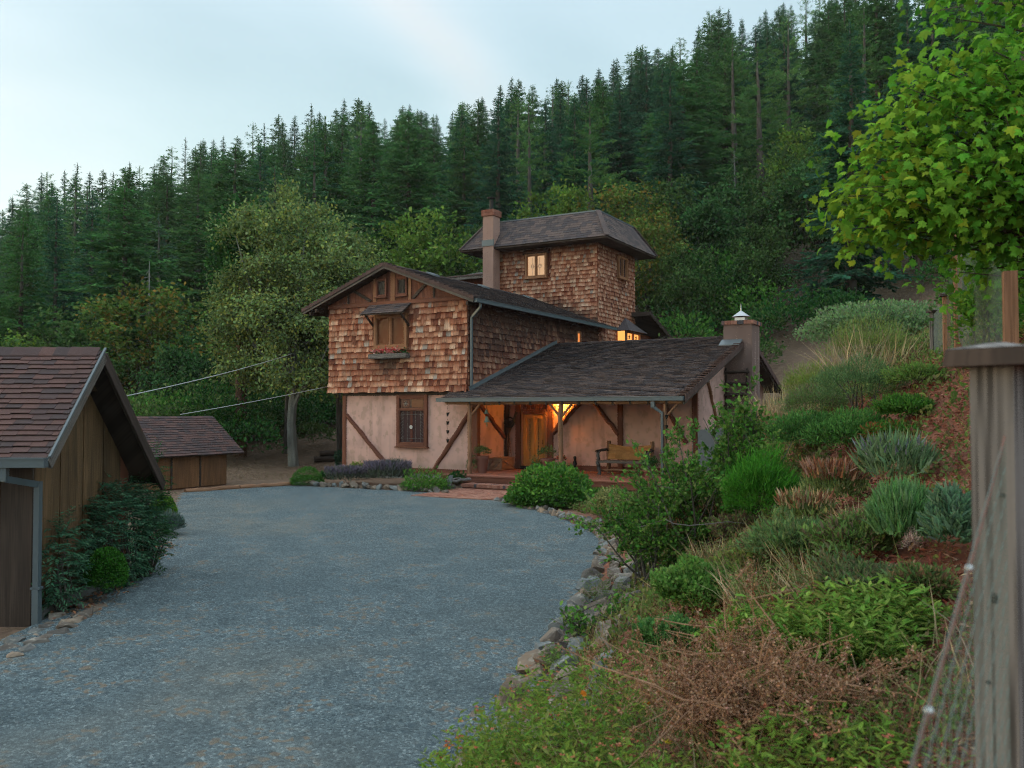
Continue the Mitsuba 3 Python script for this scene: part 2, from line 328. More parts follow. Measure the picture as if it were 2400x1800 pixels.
# ---------------------------------------------------------------- terrain
CTRL = np.array([
    (-20, 0, 0), (-10, 2, 0), (-3.5, 0, 0), (-12, 10, 0), (-8, 20, 0), (-3, 8, 0), (-4, 25, 0), (0, 20, 0), (-20, 20, 0), (-12, 30, 0), (-6, 33, .05), (-20, 33, 0), (-35, 20, 0), (-35, 40, .6), (-22, 45, 1.0), (-12, 40, .15), (-10.2, 41.7, .1), (-9, 48, 1.2),
    (-1.6, 3.5, 0), (-.34, 6.7, 0), (.39, 10.1, 0), (1.45, 15.1, 0), (1.9, 19, 0), (.9, 23.2, 0), (-.6, 26.8, 0), (3, 25.5, .1), (5.2, 27.2, .2), (7.0, 27.5, .75), (8.4, 29, 1.35), (10.4, 33, 2.0), (12, 37, 2.9), (4.2, 24, .45), (3.2, 20, .45), (2.4, 17, .35),
    (.3, 1.5, 1.15), (.95, 1.7, 1.3), (-.6, 1, .95), (2, 0, 1.7), (0, 4, .98), (1.0, 4.2, 1.25), (2.2, 4.5, 1.65), (1.86, 6.0, 1.45), (1.0, 7, .95), (1.6, 9.3, .72), (3.3, 7, 2.0), (2.0, 11.5, .45), (3.0, 11, 1.15), (3.9, 9, 2.2), (4.8, 8.5, 2.75), (5.7, 11.4, 3.2), (6, 12.2, 3.35), (7.15, 15, 3.45),
    (5.05, 13, 2.75), (3.9, 14, 1.8), (3.3, 13, 1.3), (4.5, 17, 1.7), (6.3, 18, 2.8), (8.5, 20, 3.8), (10.4, 25, 4.3), (5.0, 21, 1.1), (7.3, 23, 2.2), (9, 28, 2.3), (12.5, 31, 3.8), (15, 38, 4.6), (9, 10, 3.9), (14, 16, 4.9), (25, 10, 7), (25, 25, 8), (6, 4, 3.0), (12, 2, 4.3), (25, 0, 7), (18, 45, 6.2), (35, 35, 12.5), (35, 50, 14),
    (0, 34, .1), (-3, 38, .1), (3, 42, .8), (6, 46, 2.0), (-2, 46, 1.2), (9, 41, 2.2)], float)
def hill(x, y):
    t = 0.25 * x + 0.36 * (y - 45.0)
    h = np.where(t > 30, t, np.log1p(np.exp(np.clip(t, -40, 30) * 0.6)) / 0.6)
    far = np.maximum(y - 205, 0)
    return h - 0.5 * far + np.minimum(0.10 * far, 4)
_gx, _gy = np.meshgrid([-70, -50, -30, -15, 0, 15, 30, 50, 70], [58, 66, 75], indexing='ij')
_c = np.vstack([CTRL, np.stack([_gx.ravel(), _gy.ravel(), hill(_gx, _gy).ravel()], 1), [(60, 20, 16), (60, 40, 19), (60, 0, 15), (-60, 40, .6), (-60, 10, 0), (-60, -5, 0), (60, -8, 14)]])
_rbf = RBFInterpolator(_c[:, :2], _c[:, 2], kernel='thin_plate_spline', smoothing=0.02)
COURT = Polygon([(-1.9, 1), (-1.25, 4.0), (-.34, 6.7), (.39, 10.1), (1.0, 12.8), (1.45, 15.1), (1.85, 18.3), (1.75, 20.2), (.95, 23.2), (.1, 25.4), (-.7, 27.0), (-2.3, 28.8), (-3.6, 29.7), (-5.2, 30.6), (-7.9, 31.9), (-10.7, 29.2), (-8.9, 23.5), (-7.7, 20.2), (-6.5, 15.5), (-5.85, 12.1), (-5.75, 9.6), (-8, 9.2), (-9, 1)])
def H(x, y):
    """terrain height"""
    x, y = np.broadcast_arrays(np.asarray(x, float), np.asarray(y, float)); sh = x.shape
    x, y = x.ravel(), y.ravel()
    w = np.clip((y - 50) / 14, 0, 1); w = w * w * (3 - 2 * w)
    near = np.zeros_like(x); m = w < 1
    if m.any(): near[m] = _rbf(np.stack([np.clip(x[m], -60, 60), y[m]], 1))
    z = near * (1 - w) + np.maximum(hill(x, y), -2.0) * w
    m = y < 45
    if m.any():
        pts = shapely.points(x[m], y[m]); d = shapely.distance(pts, COURT)
        zz = z[m]
        zz = np.minimum(zz, 1.25 * d - 0.05); zz = np.maximum(zz, np.minimum(0.0, 0.3 * d) - 0.05)
        z[m] = zz
    q = np.stack([x * 0.45, y * 0.45, 0 * x], -1)
    amp = np.clip((z + 0.03) * 2, 0, 1)
    z = z + amp * (0.22 * (meshkit.fbm(q, 4, 3) - 0.5)) + np.clip((y - 60) / 40, 0, 1) * 2.0 * (meshkit.fbm(q * 0.12, 3, 8) - 0.5)
    return z.reshape(sh)
def axis_pts(a, b, fine, lo, hi, grow=1.13):
    xs = list(np.arange(a, b, fine)); s = fine
    x = b
    while x < hi: xs.append(x); s *= grow; x += s
    s = fine; x = a
    while x > lo: s *= grow; x -= s; xs.insert(0, x)
    return np.array(xs)
gx = axis_pts(-13, 14, 0.22, -260, 260); gy = axis_pts(-2, 40, 0.22, -40, 420)
X, Y = np.meshgrid(gx, gy, indexing='ij'); Z = H(X, Y)
nx, ny = X.shape; I = np.arange(nx * ny).reshape(nx, ny)
Q = np.stack([I[:-1, :-1], I[1:, :-1], I[1:, 1:], I[:-1, 1:]], -1).reshape(-1, 4)
scene['ground'] = mikit.ply((np.stack([X, Y, Z], -1).reshape(-1, 3), Q), 'm_ground', smooth=True)
lab('ground', 'sloping ground of brown duff and red soil around the house', kind='structure')
# gravel court, a sheet just above the ground
gx = np.arange(-12, 2.2, 0.12); gy = np.arange(1, 32.2, 0.12)
X, Y = np.meshgrid(gx, gy, indexing='ij')
inside = shapely.contains_xy(COURT.buffer(0.25), X.ravel(), Y.ravel()).reshape(X.shape)
Zg = 0.02 * meshkit.fbm(np.stack([X * .5, Y * .5, 0 * X], -1), 3, 2) + 0.018 * (meshkit.fbm(np.stack([X * 3, Y * 3, 0 * X], -1), 2, 4) - .5)
nx, ny = X.shape; I = np.arange(nx * ny).reshape(nx, ny)
Q = np.stack([I[:-1, :-1], I[1:, :-1], I[1:, 1:], I[:-1, 1:]], -1)
ok = inside[:-1, :-1] & inside[1:, 1:] & inside[1:, :-1] & inside[:-1, 1:]
scene['driveway'] = mikit.ply((np.stack([X, Y, Zg], -1).reshape(-1, 3), Q[ok]), 'm_gravel', smooth=True)
lab('driveway', 'wide blue grey gravel driveway court', kind='structure')

# ---------------------------------------------------------------- house
HOUSE = thing('house', 'two storey house of cedar shingles and pink stucco with a square tower', 'house')
def P(name, mb, bsdf, **kw): return part(HOUSE, name, mb, bsdf, **kw)
W = WOOD
rnd = random.Random(4)

def shingle_wall(org, ax, nrm, length, z0, z1f, course, wmin, wmax, seed, keep=None, stain_shade=None, flare=0.0, tone=None, long_p=0.03):
    """shingles on a vertical wall. org: (u,v) of the left end; ax/nrm: unit (u,v) along the wall and outward; keep(s,z): where shingles sit."""
    rg = random.Random(seed); out = []
    ax, nrm, org = np.array(ax, float), np.array(nrm, float), np.array(org, float)
    z, row = z0, 0
    while z < z1f + course:
        s = -rg.uniform(0, wmax)
        sag = rg.uniform(-.012, .012)
        while s < length:
            w = rg.uniform(wmin, wmax); a, b = max(s, 0) , min(s + w, length); s += w
            if b - a < 0.03: continue
            a += .004; b -= .004
            zb = z + rg.uniform(-.022, .022) + sag
            if rg.random() < long_p: zb -= course * rg.uniform(.45, .9)
            h = course * 1.12 + rg.uniform(0, .03)
            zt = z + h
            mid = (a + b) / 2
            if keep and not keep(mid, z, a, b): continue
            th = rg.uniform(.030, .052); fl = flare * max(0, 1 - row / 2.2)
            off0, off1 = .012 + th + fl, .006 + flare * max(0, 1 - (row + 1) / 2.2)
            tlt = rg.uniform(-.008, .008)
            def pt(sx, n, zz): q = org + ax * sx + nrm * n; return (q[0], q[1], zz)
            c = [pt(a, off0 - th, zb + tlt), pt(b, off0 - th, zb - tlt), pt(b, off0, zb - tlt), pt(a, off0, zb + tlt), pt(a, off1 - .012, zt), pt(b, off1 - .012, zt), pt(b, off1, zt), pt(a, off1, zt)]
            t = tone(rg) if tone else rg.random()
            wt = stain_shade(mid, z, rg) if stain_shade else 0.0  # stains, and on the side wall eave shade put into the colour
            m = MB().hexa(c, uv=(min(max(t, 0), 1), 0)); wv = math.floor(min(max(wt, 0), .99) * 20); m.u[0] = np.stack([m.u[0][:, 0], wv + .96 * np.clip((m.v[0][:, 2] - zb) / (zt - zb) , .02, 1)], 1); m.area = (b - a); m.s = mid; m.z = z
            out.append(m)
        z += course; row += 1
    return out

def roof_slabs(p0, du, dv, n_rows, exposure_m, tabw, seed, k=0, lift=0.012, th=0.012, clip=None, shade=None):
    """asphalt tabs on a roof plane. p0: lower left corner, du: unit along the eave, dv: unit up the slope; clip(s, t) -> (s0, s1) the span at height t"""
    rg = random.Random(seed); out = []
    p0, du, dv = np.array(p0, float), np.array(du, float), np.array(dv, float); nn = np.cross(du, dv); nn /= np.linalg.norm(nn)
    for r in range(n_rows):
        t0 = r * exposure_m; s0, s1 = clip(t0 + exposure_m * .5)
        s = s0 - rg.uniform(0, tabw)
        while s < s1:
            w = tabw * rg.uniform(.75, 1.25); a, b = max(s, s0), min(s + w, s1); s += w
            if b - a < .02: continue
            b -= .005
            d = rg.choice((0, 0, .012, -.012))
            l0, l1 = lift + th + rg.uniform(0, .005), lift * .3
            t1 = t0 + exposure_m * 1.08
            def pt(x, t, n): return p0 + du * x + dv * t + nn * n
            c = [pt(a, t0 + d, l0 - th), pt(b, t0 + d, l0 - th), pt(b, t0 + d, l0), pt(a, t0 + d, l0), pt(a, t1, l1 - th), pt(b, t1, l1 - th), pt(b, t1, l1), pt(a, t1, l1)]
            m = MB().hexa(c, uv=(rg.random() ** 1.0, k)); m.t = t0; m.s = a; out.append(m)
    return out

# --- lower storey
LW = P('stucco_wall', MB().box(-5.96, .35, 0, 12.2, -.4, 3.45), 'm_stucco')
P('sill_beam', MB().box(-6.0, .42, -.05, -.001, .27, .47, wood=W['timber']), 'm_wood')
P('foundation', MB().box(-5.9, .30, -.015, 12, -.5, .27), 'm_concrete')
P('header_beam', MB().box(-6.0, .42, -.06, -.002, 3.30, 3.46, wood=W['dark']), 'm_wood')
P('corner_post', MB().box(-6.02, -5.83, -.04, .14, .47, 3.30, wood=W['timber']), 'm_wood')
P('corner_post', MB().box(.22, .45, -.045, .17, .47, 3.30, wood=W['timber']), 'm_wood')
P('brace', hewn((-5.80, -.03, 2.52), (-3.62, -.03, .42), .17, 1, W['timber'], 9, .016), 'm_wood')
P('brace', hewn((-1.52, -.03, .40), (.24, -.03, 2.80), .19, 2, W['timber'], 9, .016), 'm_wood')
P('brace', hewn((.38, .25, 2.95), (.38, 2.1, 1.65), .17, 3, W['timber'], 8, .014), 'm_wood')

def window(name, org, ax, nrm, w, h, fr=.09, depth=.10, sash=2, wood='frame', back='m_blind', proud=0.0, mull=.05, sill=True, back_mesh=None, **lb):
    """a framed casement on a wall: org lower left corner (u,v,z); parts frame, sash pieces, panes"""
    org = np.array(org, float); ax = np.array([*ax, 0.0]); nr = np.array([*nrm, 0.0]); Zv = np.array([0, 0, 1.0])
    def bar(m, s0, s1, z0, z1, d0, d1, along):
        pr = lambda s, z, d: org + ax * s + Zv * z + nr * d
        if along == 'z': c = [pr(s0, z0, d0), pr(s1, z0, d0), pr(s1, z0, d1), pr(s0, z0, d1), pr(s0, z1, d0), pr(s1, z1, d0), pr(s1, z1, d1), pr(s0, z1, d1)]
        else: c = [pr(s0, z0, d0), pr(s0, z1, d0), pr(s0, z1, d1), pr(s0, z0, d1), pr(s1, z0, d0), pr(s1, z1, d0), pr(s1, z1, d1), pr(s1, z0, d1)]
        m.hexa(c, wood=W[wood]); return m
    fm = MB()
    bar(fm, 0, fr, 0, h, .001, depth, 'z'); bar(fm, w - fr, w, 0, h, .001, depth, 'z')
    bar(fm, fr, w - fr, h - fr, h, .001, depth, 's'); bar(fm, fr, w - fr, 0, fr, .001, depth, 's')
    if sill: bar(fm, -.05, w + .05, -.05, -.002, .0, depth + .06, 's')
    K = P(name, fm, 'm_wood', **lb)
    iw = (w - 2 * fr - (sash - 1) * mull) / sash
    for i in range(sash):
        s0 = fr + i * (iw + mull); m = MB(); r = .035
        bar(m, s0, s0 + r, fr, h - fr, .02, depth - .03, 'z'); bar(m, s0 + iw - r, s0 + iw, fr, h - fr, .02, depth - .03, 'z')
        bar(m, s0 + r, s0 + iw - r, h - fr - r, h - fr, .02, depth - .03, 's'); bar(m, s0 + r, s0 + iw - r, fr, fr + r, .02, depth - .03, 's')
        if i: bar(m, s0 - mull, s0, fr, h - fr, .01, depth - .01, 'z')
        part(K, 'sash', m, 'm_wood')
        def sheet(d): return MB().raw([org + ax * (s0 + r * .8) + Zv * (fr + r * .8) + nr * d, org + ax * (s0 + iw - r * .8) + Zv * (fr + r * .8) + nr * d, org + ax * (s0 + iw - r * .8) + Zv * (h - fr - r * .8) + nr * d, org + ax * (s0 + r * .8) + Zv * (h - fr - r * .8) + nr * d], [[0, 1, 2, 3]], (0, 0))
        part(K, 'pane', sheet(.045), 'm_glass')
        if isinstance(back, dict):
            v, f, u = sheet(.012).done(); kk = newkey('lit_curtain', K); scene[kk] = {**mikit.ply((HF(v), f), 'm_blind'), 'emitter': {'type': 'area', 'radiance': {'type': 'rgb', 'value': back['rgb']}}}
        else: part(K, 'blind', sheet(.012), back)
    return K, org, ax, nr

# lower front window: transom and leaded casement
K, o, ax, nr = window('window', (-3.25, 0, 1.30), (1, 0), (0, -1), 1.45, 2.02, .13, .10, 1, 'timber', 'm_curtain', label='tall leaded window with stained glass transom')
m = MB().box(-3.10, -1.93, -.095, -.02, 2.70, 2.80, wood=W['timber']); part(K, 'transom_bar', m, 'm_wood')
m = MB(); m.box(-2.62, -2.50, -.035, -.025, 1.5, 2.70, uv=(0, 0)); part(K, 'leaded_strip', m, 'm_redglass')
m = MB(); m.box(-3.05, -2.62, -.040, -.031, 2.82, 3.14); part(K, 'stained_pane', m, 'm_redglass'); m = MB(); m.box(-2.55, -2.0, -.040, -.031, 2.82, 3.14); part(K, 'stained_pane', m, 'm_amberglass')
m = MB()
for s in (-2.95, -2.75, -2.35, -2.12): m.box(s - .006, s + .006, -.058, -.048, 1.46, 2.68)
for z in (1.62, 2.55): m.box(-3.06, -1.98, -.0585, -.0485, z - .006, z + .006)
for i in range(9):
    z = 1.6 + i * .12; m.beam((-3.06, -.053, z), (-2.95, -.053, z + .1), .008, .01, up=(0, 1, 0), uv=(0, 0)); m.beam((-1.99, -.053, z), (-2.12, -.053, z + .1), .008, .01, up=(0, 1, 0), uv=(0, 0))
part(K, 'leading', m, 'm_lead')
for dz in (-.06, .06): pass
m = MB().mesh(trimesh.creation.cylinder(.075, .02, sections=16, transform=trimesh.transformations.translation_matrix((-2.56, -.06, 2.06)) @ trimesh.transformations.rotation_matrix(math.pi / 2, (1, 0, 0)))); part(K, 'round_ornament', m, 'm_whitemetal')
m = MB()
for i in range(6):
    a = i * math.pi / 3; m.beam((-2.83, -.045, 2.98), (-2.83 + .11 * math.cos(a), -.045, 2.98 + .11 * math.sin(a)), .03, .012, up=(0, 1, 0), uv=(0, 0))
part(K, 'flower_motif', m, 'm_lead')

# --- upper front: solid wall, shingles, gable boards
ZE, ZR, UR, SL = 6.83, 8.41, -3.40, 0.384
def zroof(u): return ZR - SL * abs(u - UR)
poly = Polygon([(-6.6, 3.5), (.12, 3.5), (.12, zroof(.12) - .16), (UR, ZR - .16), (-6.6, zroof(-6.6) - .16)])
def prism(poly, frame3, depth):
    """extrude a (a,b) polygon by depth; frame3 maps (a,b,c)->(u,v,z)"""
    tm = trimesh.creation.extrude_polygon(poly, depth, engine='earcut'); q = np.array([frame3(*v) for v in tm.vertices])
    f = tm.faces
    m = MB(); m.raw(q[f].reshape(-1, 3), np.arange(len(f) * 3).reshape(-1, 3), (0, 0)); return m
GW = P('gable_wall', prism(poly, lambda a, b, c: (a, -.2 + c, b), 12.2), 'm_shingle')
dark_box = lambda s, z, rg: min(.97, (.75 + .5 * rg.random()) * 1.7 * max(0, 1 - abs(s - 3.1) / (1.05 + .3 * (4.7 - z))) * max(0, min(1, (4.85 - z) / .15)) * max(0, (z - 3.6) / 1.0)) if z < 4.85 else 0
def gkeep(s, z, a, b):
    if z > 6.72: return False
    if 2.38 < b and a < 4.05 and 5.05 < z < 6.42: return False
    return True
def gtone(rg): return min(1, max(0, rg.gauss(.48, .23))) if rg.random() > .012 else .97
sh = shingle_wall((-6.6, -.2), (1, 0), (0, -1), 6.72, 3.42, 6.72, .232, .09, .27, 10, gkeep, lambda s, z, rg: max(dark_box(s, z, rg), rg.choice((0, 0, 0, .15, .3)), (z - 6.15) * 1.3 * rg.random()), .09, gtone)  # stain below the flower box; darker towards the eave
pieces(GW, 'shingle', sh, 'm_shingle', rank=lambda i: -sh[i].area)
P('tie_beam', MB().box(-6.62, .14, -.27, -.205, 6.86, 7.02, wood=W['timber']), 'm_wood')
gb = Polygon([(-6.55, 7.02), (.06, 7.02), (UR, ZR - .17)])
gm = prism(gb, lambda a, b, c: (a, -.235 + c, b), .03); gm.u[0] = np.stack([gm.v[0][:, 2] + np.floor(gm.v[0][:, 0] * 1.1) * 7, 10 * W['timber'] + 1 + gm.v[0][:, 0] + 6.6], 1)
GP = P('gable_panel', gm, 'm_wood', label='reddish plywood gable panel')
for u0, u1, z1 in ((-5.6, -5.52, 7.4), (-1.42, -1.34, 7.5), (-4.28, -4.14, 8.0), (-2.58, -2.44, 8.0), (-3.42, -3.2, 8.2)):
    P('gable_stud', MB().box(u0, u1, -.27, -.236, 7.02, z1, wood=W['frame'] if u0 > -4.5 and u0 < -2 else W['dark']), 'm_wood')
P('gable_brace', MB().beam((-5.3, -.262, 7.55), (-4.4, -.262, 7.06), .045, .11, up=(0, 0, 1), wood=W['dark']), 'm_wood')
P('gable_brace', MB().beam((-2.35, -.262, 7.06), (-1.7, -.262, 7.62), .045, .11, up=(0, 0, 1), wood=W['dark']), 'm_wood')
for u0 in (-4.12, -3.13): window('attic_window', (u0, -.235, 7.20), (1, 0), (0, -1), .52, .72, .055, .09, 1, 'timber', 'm_void', label='small dark attic window')
window('casement_window', (-4.20, -.2, 5.16), (1, 0), (0, -1), 1.60, 1.34, .11, .14, 2, 'frame', 'm_blind', label='casement window with orange brown blinds')
# flower box and awning
K = P('flower_box', MB().box(-4.32, -2.50, -.52, -.24, 4.74, 4.93, wood=W['post']), 'm_wood')
AW0, AW1 = np.array((-4.48, -.86, 6.46)), np.array((-4.34, -.22, 6.90))
aw = MB().hexa([(-4.48, -.86, 6.43), (-2.40, -.86, 6.43), (-2.40, -.86, 6.47), (-4.48, -.86, 6.47), (-4.40, -.21, 6.87), (-2.44, -.21, 6.87), (-2.44, -.21, 6.91), (-4.40, -.21, 6.91)], wood=W['dark'])
K = P('awning', aw, 'm_wood', label='small shingled awning over the casement window')
sl = np.array((0, .65, .44)); L = np.linalg.norm(sl)
pieces(K, 'roof_tab', roof_slabs((-4.46, -.88, 6.475), (1, 0, 0), sl / L, 5, .155, .27, 3, 0, clip=lambda t: (0, 2.04)), 'm_toned')
for u in (-4.25, -2.55): part(K, 'bracket', MB().beam((u, -.22, 6.0), (u, -.78, 6.43), .06, .07, up=(1, 0, 0), wood=W['dark']), 'm_wood')

# --- main roof
def slab(c0, c1, c2, c3, th, **kw):
    c = np.array([c0, c1, c2, c3], float); n = np.cross(c[1] - c[0], c[3] - c[0]); n /= np.linalg.norm(n)
    return MB().hexa([*(c - n * th), *c] if n[2] > 0 else [*(c + n * th), *c], **kw)
V0, V1 = -.70, 12.5
RR = P('main_roof', slab((.71, V0, ZE), (.71, V1, ZE), (UR, V1, ZR), (UR, V0, ZR), .13, wood=W['dark'] ), 'm_wood')
RL = P('main_roof', slab((UR, V0, ZR), (UR, V1, ZR), (-7.57, V1, zroof(-7.57)), (-7.57, V0, zroof(-7.57)), .13, wood=W['dark']), 'm_wood')
Ls = math.hypot(4.11, 1.58)
pieces(RR, 'roof_tab', roof_slabs((.73, V0, ZE + .005), (0, 1, 0), (-4.11 / Ls, 0, 1.58 / Ls), 28, .158, .31, 5, 0, clip=lambda t: (0, V1 - V0)), 'm_toned', rank=None)
rl = MB()
for m_ in roof_slabs((-7.59, V1, zroof(-7.57) + .005), (0, -1, 0), (4.17 / Ls, 0, 1.6 / Ls), 28, .158, .6, 6, 0, clip=lambda t: (0, V1 - V0)): rl.raw(*m_.done())
k = part(RL, 'further_roof_tabs', rl, 'm_toned'); labels[k] = {'kind': 'stuff'}
BG = P('bargeboard', MB().beam((.70, V0 - .02, ZE - .10), (UR, V0 - .02, ZR - .10), .05, .12, up=(0, 0, 1), wood=W['grey']), 'm_wood')
P('bargeboard', MB().beam((-7.56, V0 - .02, zroof(-7.56) - .10), (UR, V0 - .02, ZR - .10), .05, .12, up=(0, 0, 1), wood=W['grey']), 'm_wood')
def rake(parent, a, b, n, across, seed, drop=.13, w=.26):
    """stubby cap tiles up a gable edge from a to b; across: unit (u,v) from the edge onto the roof"""
    rg = random.Random(seed); a, b = np.array(a, float), np.array(b, float); d = (b - a) / n; ac = np.array([*across, 0.0]); Zv = np.array([0, 0, 1.])
    out = []
    for i in range(n):
        p, q = a + d * i, a + d * (i + 1.06); l0, l1 = .105 + rg.uniform(0, .02), .05
        m = MB(); u = (rg.uniform(.3, 1), 4)
        m.hexa([p - ac * .03 + Zv * (l0 - .03), p + ac * w + Zv * (l0 - .03), p + ac * w + Zv * l0, p - ac * .03 + Zv * l0, q - ac * .03 + Zv * (l1 - .03), q + ac * w + Zv * (l1 - .03), q + ac * w + Zv * l1, q - ac * .03 + Zv * l1], uv=u)
        m.hexa([p - ac * .035 - Zv * drop, p + ac * .0 - Zv * drop, p + Zv * (l0 - .031), p - ac * .035 + Zv * (l0 - .031), q - ac * .035 - Zv * drop, q - Zv * drop, q + Zv * (l1 - .031), q - ac * .035 + Zv * (l1 - .031)], uv=u)
        out.append(m)
    pieces(parent, 'rake_tile', out, 'm_toned')
rake(RR, (.73, V0 - .05, ZE + .0), (UR, V0 - .05, ZR + .0), 19, (0, 1), 1, .07)
rake(RL, (-7.59, V0 - .05, zroof(-7.59)), (UR, V0 - .05, ZR), 20, (0, 1), 2, .07)
rc = []
for i in range(40):
    v = V0 + i * .33; m = MB()
    for sgn in (-1, 1): m.hexa([(UR, v, ZR + .075), (UR + sgn * .16, v, ZR + .075 - .06), (UR + sgn * .16, v, ZR + .05 - .06), (UR, v, ZR + .05), (UR, v + .35, ZR + .055), (UR + sgn * .16, v + .35, ZR - .005), (UR + sgn * .16, v + .35, ZR - .03), (UR, v + .35, ZR + .03)], uv=(rnd.random(), 0))
    rc.append(m)
pieces(RR, 'ridge_cap', rc, 'm_toned')
def gutter_u(m, a, b, w=.12, h=.12):
    a, b = np.array(a, float), np.array(b, float); t = (b - a) / np.linalg.norm(b - a); s = np.cross(t, (0, 0, 1.)); Zv = np.array([0, 0, 1.])
    for x0, x1, z0, z1 in ((-w / 2, -w / 2 + .012, 0, h), (w / 2 - .012, w / 2, 0, h), (-w / 2 + .012, w / 2 - .012, 0, .012), (w / 2 - .03, w / 2 + .012, h + .001, h + .02), (-w / 2 - .012, -w / 2 + .03, h + .001, h + .02)):
        m.hexa([a + s * x0 + Zv * z0, a + s * x1 + Zv * z0, a + s * x1 + Zv * z1, a + s * x0 + Zv * z1, b + s * x0 + Zv * z0, b + s * x1 + Zv * z0, b + s * x1 + Zv * z1, b + s * x0 + Zv * z1])
    for e in (a, b): m.hexa([e + s * (-w / 2 + .012) + Zv * .012, e + s * (w / 2 - .012) + Zv * .012, e + s * (w / 2 - .012) + Zv * h, e + s * (-w / 2 + .012) + Zv * h, *[q + t * .004 for q in (e + s * (-w / 2 + .012) + Zv * .012, e + s * (w / 2 - .012) + Zv * .012, e + s * (w / 2 - .012) + Zv * h, e + s * (-w / 2 + .012) + Zv * h)]])
    return m
P('gutter', gutter_u(MB(), (.78, V0, 6.68), (.78, V1 + .1, 6.68)), 'm_gutter', label='blue grey gutter along the main roof')
dp = MB()
dp.beam((.74, -.30, 6.70), (.74, -.30, 6.52), .07, .09, up=(1, 0, 0), uv=(0, 0)); dp.beam((.74, -.30, 6.53), (.24, -.12, 6.18), .07, .09, uv=(0, 0)); dp.beam((.24, -.12, 6.20), (.24, -.12, 3.62), .09, .07, up=(1, 0, 0), uv=(0, 0))
P('downpipe', dp, 'm_gutter', label='grey downpipe on the corner of the shingled wing')
for u, v in ((-2.9, 1.9), (-2.9, 5.95), (-2.9, 10.2)):
    z = zroof(u); P('roof_vent', MB().hexa([(u - .18, v - .22, z + .14), (u + .2, v - .22, z - .01), (u + .2, v - .22, z + .07), (u - .18, v - .22, z + .21), (u - .18, v + .22, z + .14), (u + .2, v + .22, z - .01), (u + .2, v + .22, z + .07), (u - .18, v + .22, z + .21)]), 'm_flashing')
for u in (-7.2, -6.9, .4): P('outrigger', MB().beam((u, -.69, zroof(u) - .28), (u, -.21, zroof(u) - .28), .09, .13, wood=W['dark']), 'm_wood')

# --- main side wall (u = .12)
EV, RVv, ZEV, ZRV = -1.10, 7.10, 3.12, 5.65
PS = (ZRV - ZEV) / (RVv - EV)
def zporch(v): return ZEV + PS * (v - EV) if v < RVv else ZRV - .36 * (v - RVv)
def side_stain_shade(s, z, rg):
    v = s - .2
    return min(.97, .64 + .20 * (z - 4.2) + rg.uniform(-.22, .2) - .32 * max(0, 1 - (z - zporch(v)) / 1.0))  # weathered stain plus eave shade painted in, stronger towards the top
def skeep(s, z, a, b):
    v = s - .2
    if z < zporch(v) - .22 or z > 6.72: return False
    return not (9.25 < v < 9.85 and 5.5 < z < 6.35)
SW = P('shingle_wall', MB().box(.10, .121, -.199, 11.99, 3.5, 6.9), 'm_shingle')
sh = shingle_wall((.121, -.2), (0, 1), (1, 0), 12.1, 3.42, 6.72, .235, .10, .26, 21, skeep, side_stain_shade, 0.0, lambda rg: min(1, max(0, rg.gauss(.30, .22))))
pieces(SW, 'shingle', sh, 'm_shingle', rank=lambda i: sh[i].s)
window('narrow_window', (.121, 9.33, 5.55), (0, 1), (1, 0), .46, .88, .06, .07, 1, 'frame', {'rgb': [.075, .024, .006]}, label='narrow window glowing amber under the eave')

# --- tower
TW = P('tower_wall', MB().box(-6.2, .118, 11.85, 16.8, 2.5, 11.02), 'm_shingle')
def tw_darken(s, z, rg):
    u = -6.2 + s; zr = zroof(u)
    low = max(0, 1 - (z - zr) / .8) * .95 * (1 if rg.random() < .85 else .5) * min(1, max(0, (s - 2.4) / 1.5))
    return max(low, (z - 10.2) * .95, rg.choice((0, 0, .1, .25)), .5 * max(0, 1 - s / 1.6) * rg.random())  # mossy dark along the roof line; darker towards the eave
def tkeep(s, z, a, b):
    u = -6.2 + s
    return z > zroof(u) - .3 and z < 10.95 and not (b > 2.30 and a < 3.62 and 9.35 < z < 10.72)
sh = shingle_wall((-6.2, 11.85), (1, 0), (0, -1), 6.32, 6.9, 10.95, .20, .085, .21, 31, tkeep, tw_darken, 0, lambda rg: min(1, max(0, rg.gauss(.60, .22))), .02)
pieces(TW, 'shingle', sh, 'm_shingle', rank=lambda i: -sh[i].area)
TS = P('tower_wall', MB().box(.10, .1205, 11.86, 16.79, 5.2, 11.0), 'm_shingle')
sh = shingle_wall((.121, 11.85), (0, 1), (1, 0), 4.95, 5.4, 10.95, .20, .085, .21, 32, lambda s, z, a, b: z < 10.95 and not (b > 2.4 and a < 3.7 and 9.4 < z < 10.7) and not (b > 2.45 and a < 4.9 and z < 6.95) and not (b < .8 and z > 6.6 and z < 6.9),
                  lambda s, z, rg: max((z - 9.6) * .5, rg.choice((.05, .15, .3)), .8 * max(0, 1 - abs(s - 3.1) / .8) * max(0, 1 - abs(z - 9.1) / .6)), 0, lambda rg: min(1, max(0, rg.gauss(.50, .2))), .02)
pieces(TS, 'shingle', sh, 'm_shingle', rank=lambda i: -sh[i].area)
window('tower_window', (-3.88, 11.84, 9.50), (1, 0), (0, -1), 1.24, 1.24, .085, .16, 2, 'frame', {'rgb': [.050, .032, .018]}, label='square tower window with lit cream curtains')
m = MB()
for u in (-3.48, -3.06): m.mesh(trimesh.creation.torus(.085, .012, 16, 5, transform=trimesh.transformations.translation_matrix((u, 11.78, 10.1)) @ trimesh.transformations.rotation_matrix(math.pi / 2, (1, 0, 0)))); m.box(u - .006, u + .006, 11.775, 11.785, 9.65, 10.02); m.box(u - .006, u + .006, 11.775, 11.785, 10.18, 10.55); m.box(u - .08, u + .08, 11.776, 11.784, 10.09, 10.105)
part('house__tower_window', 'leading', m, 'm_lead')
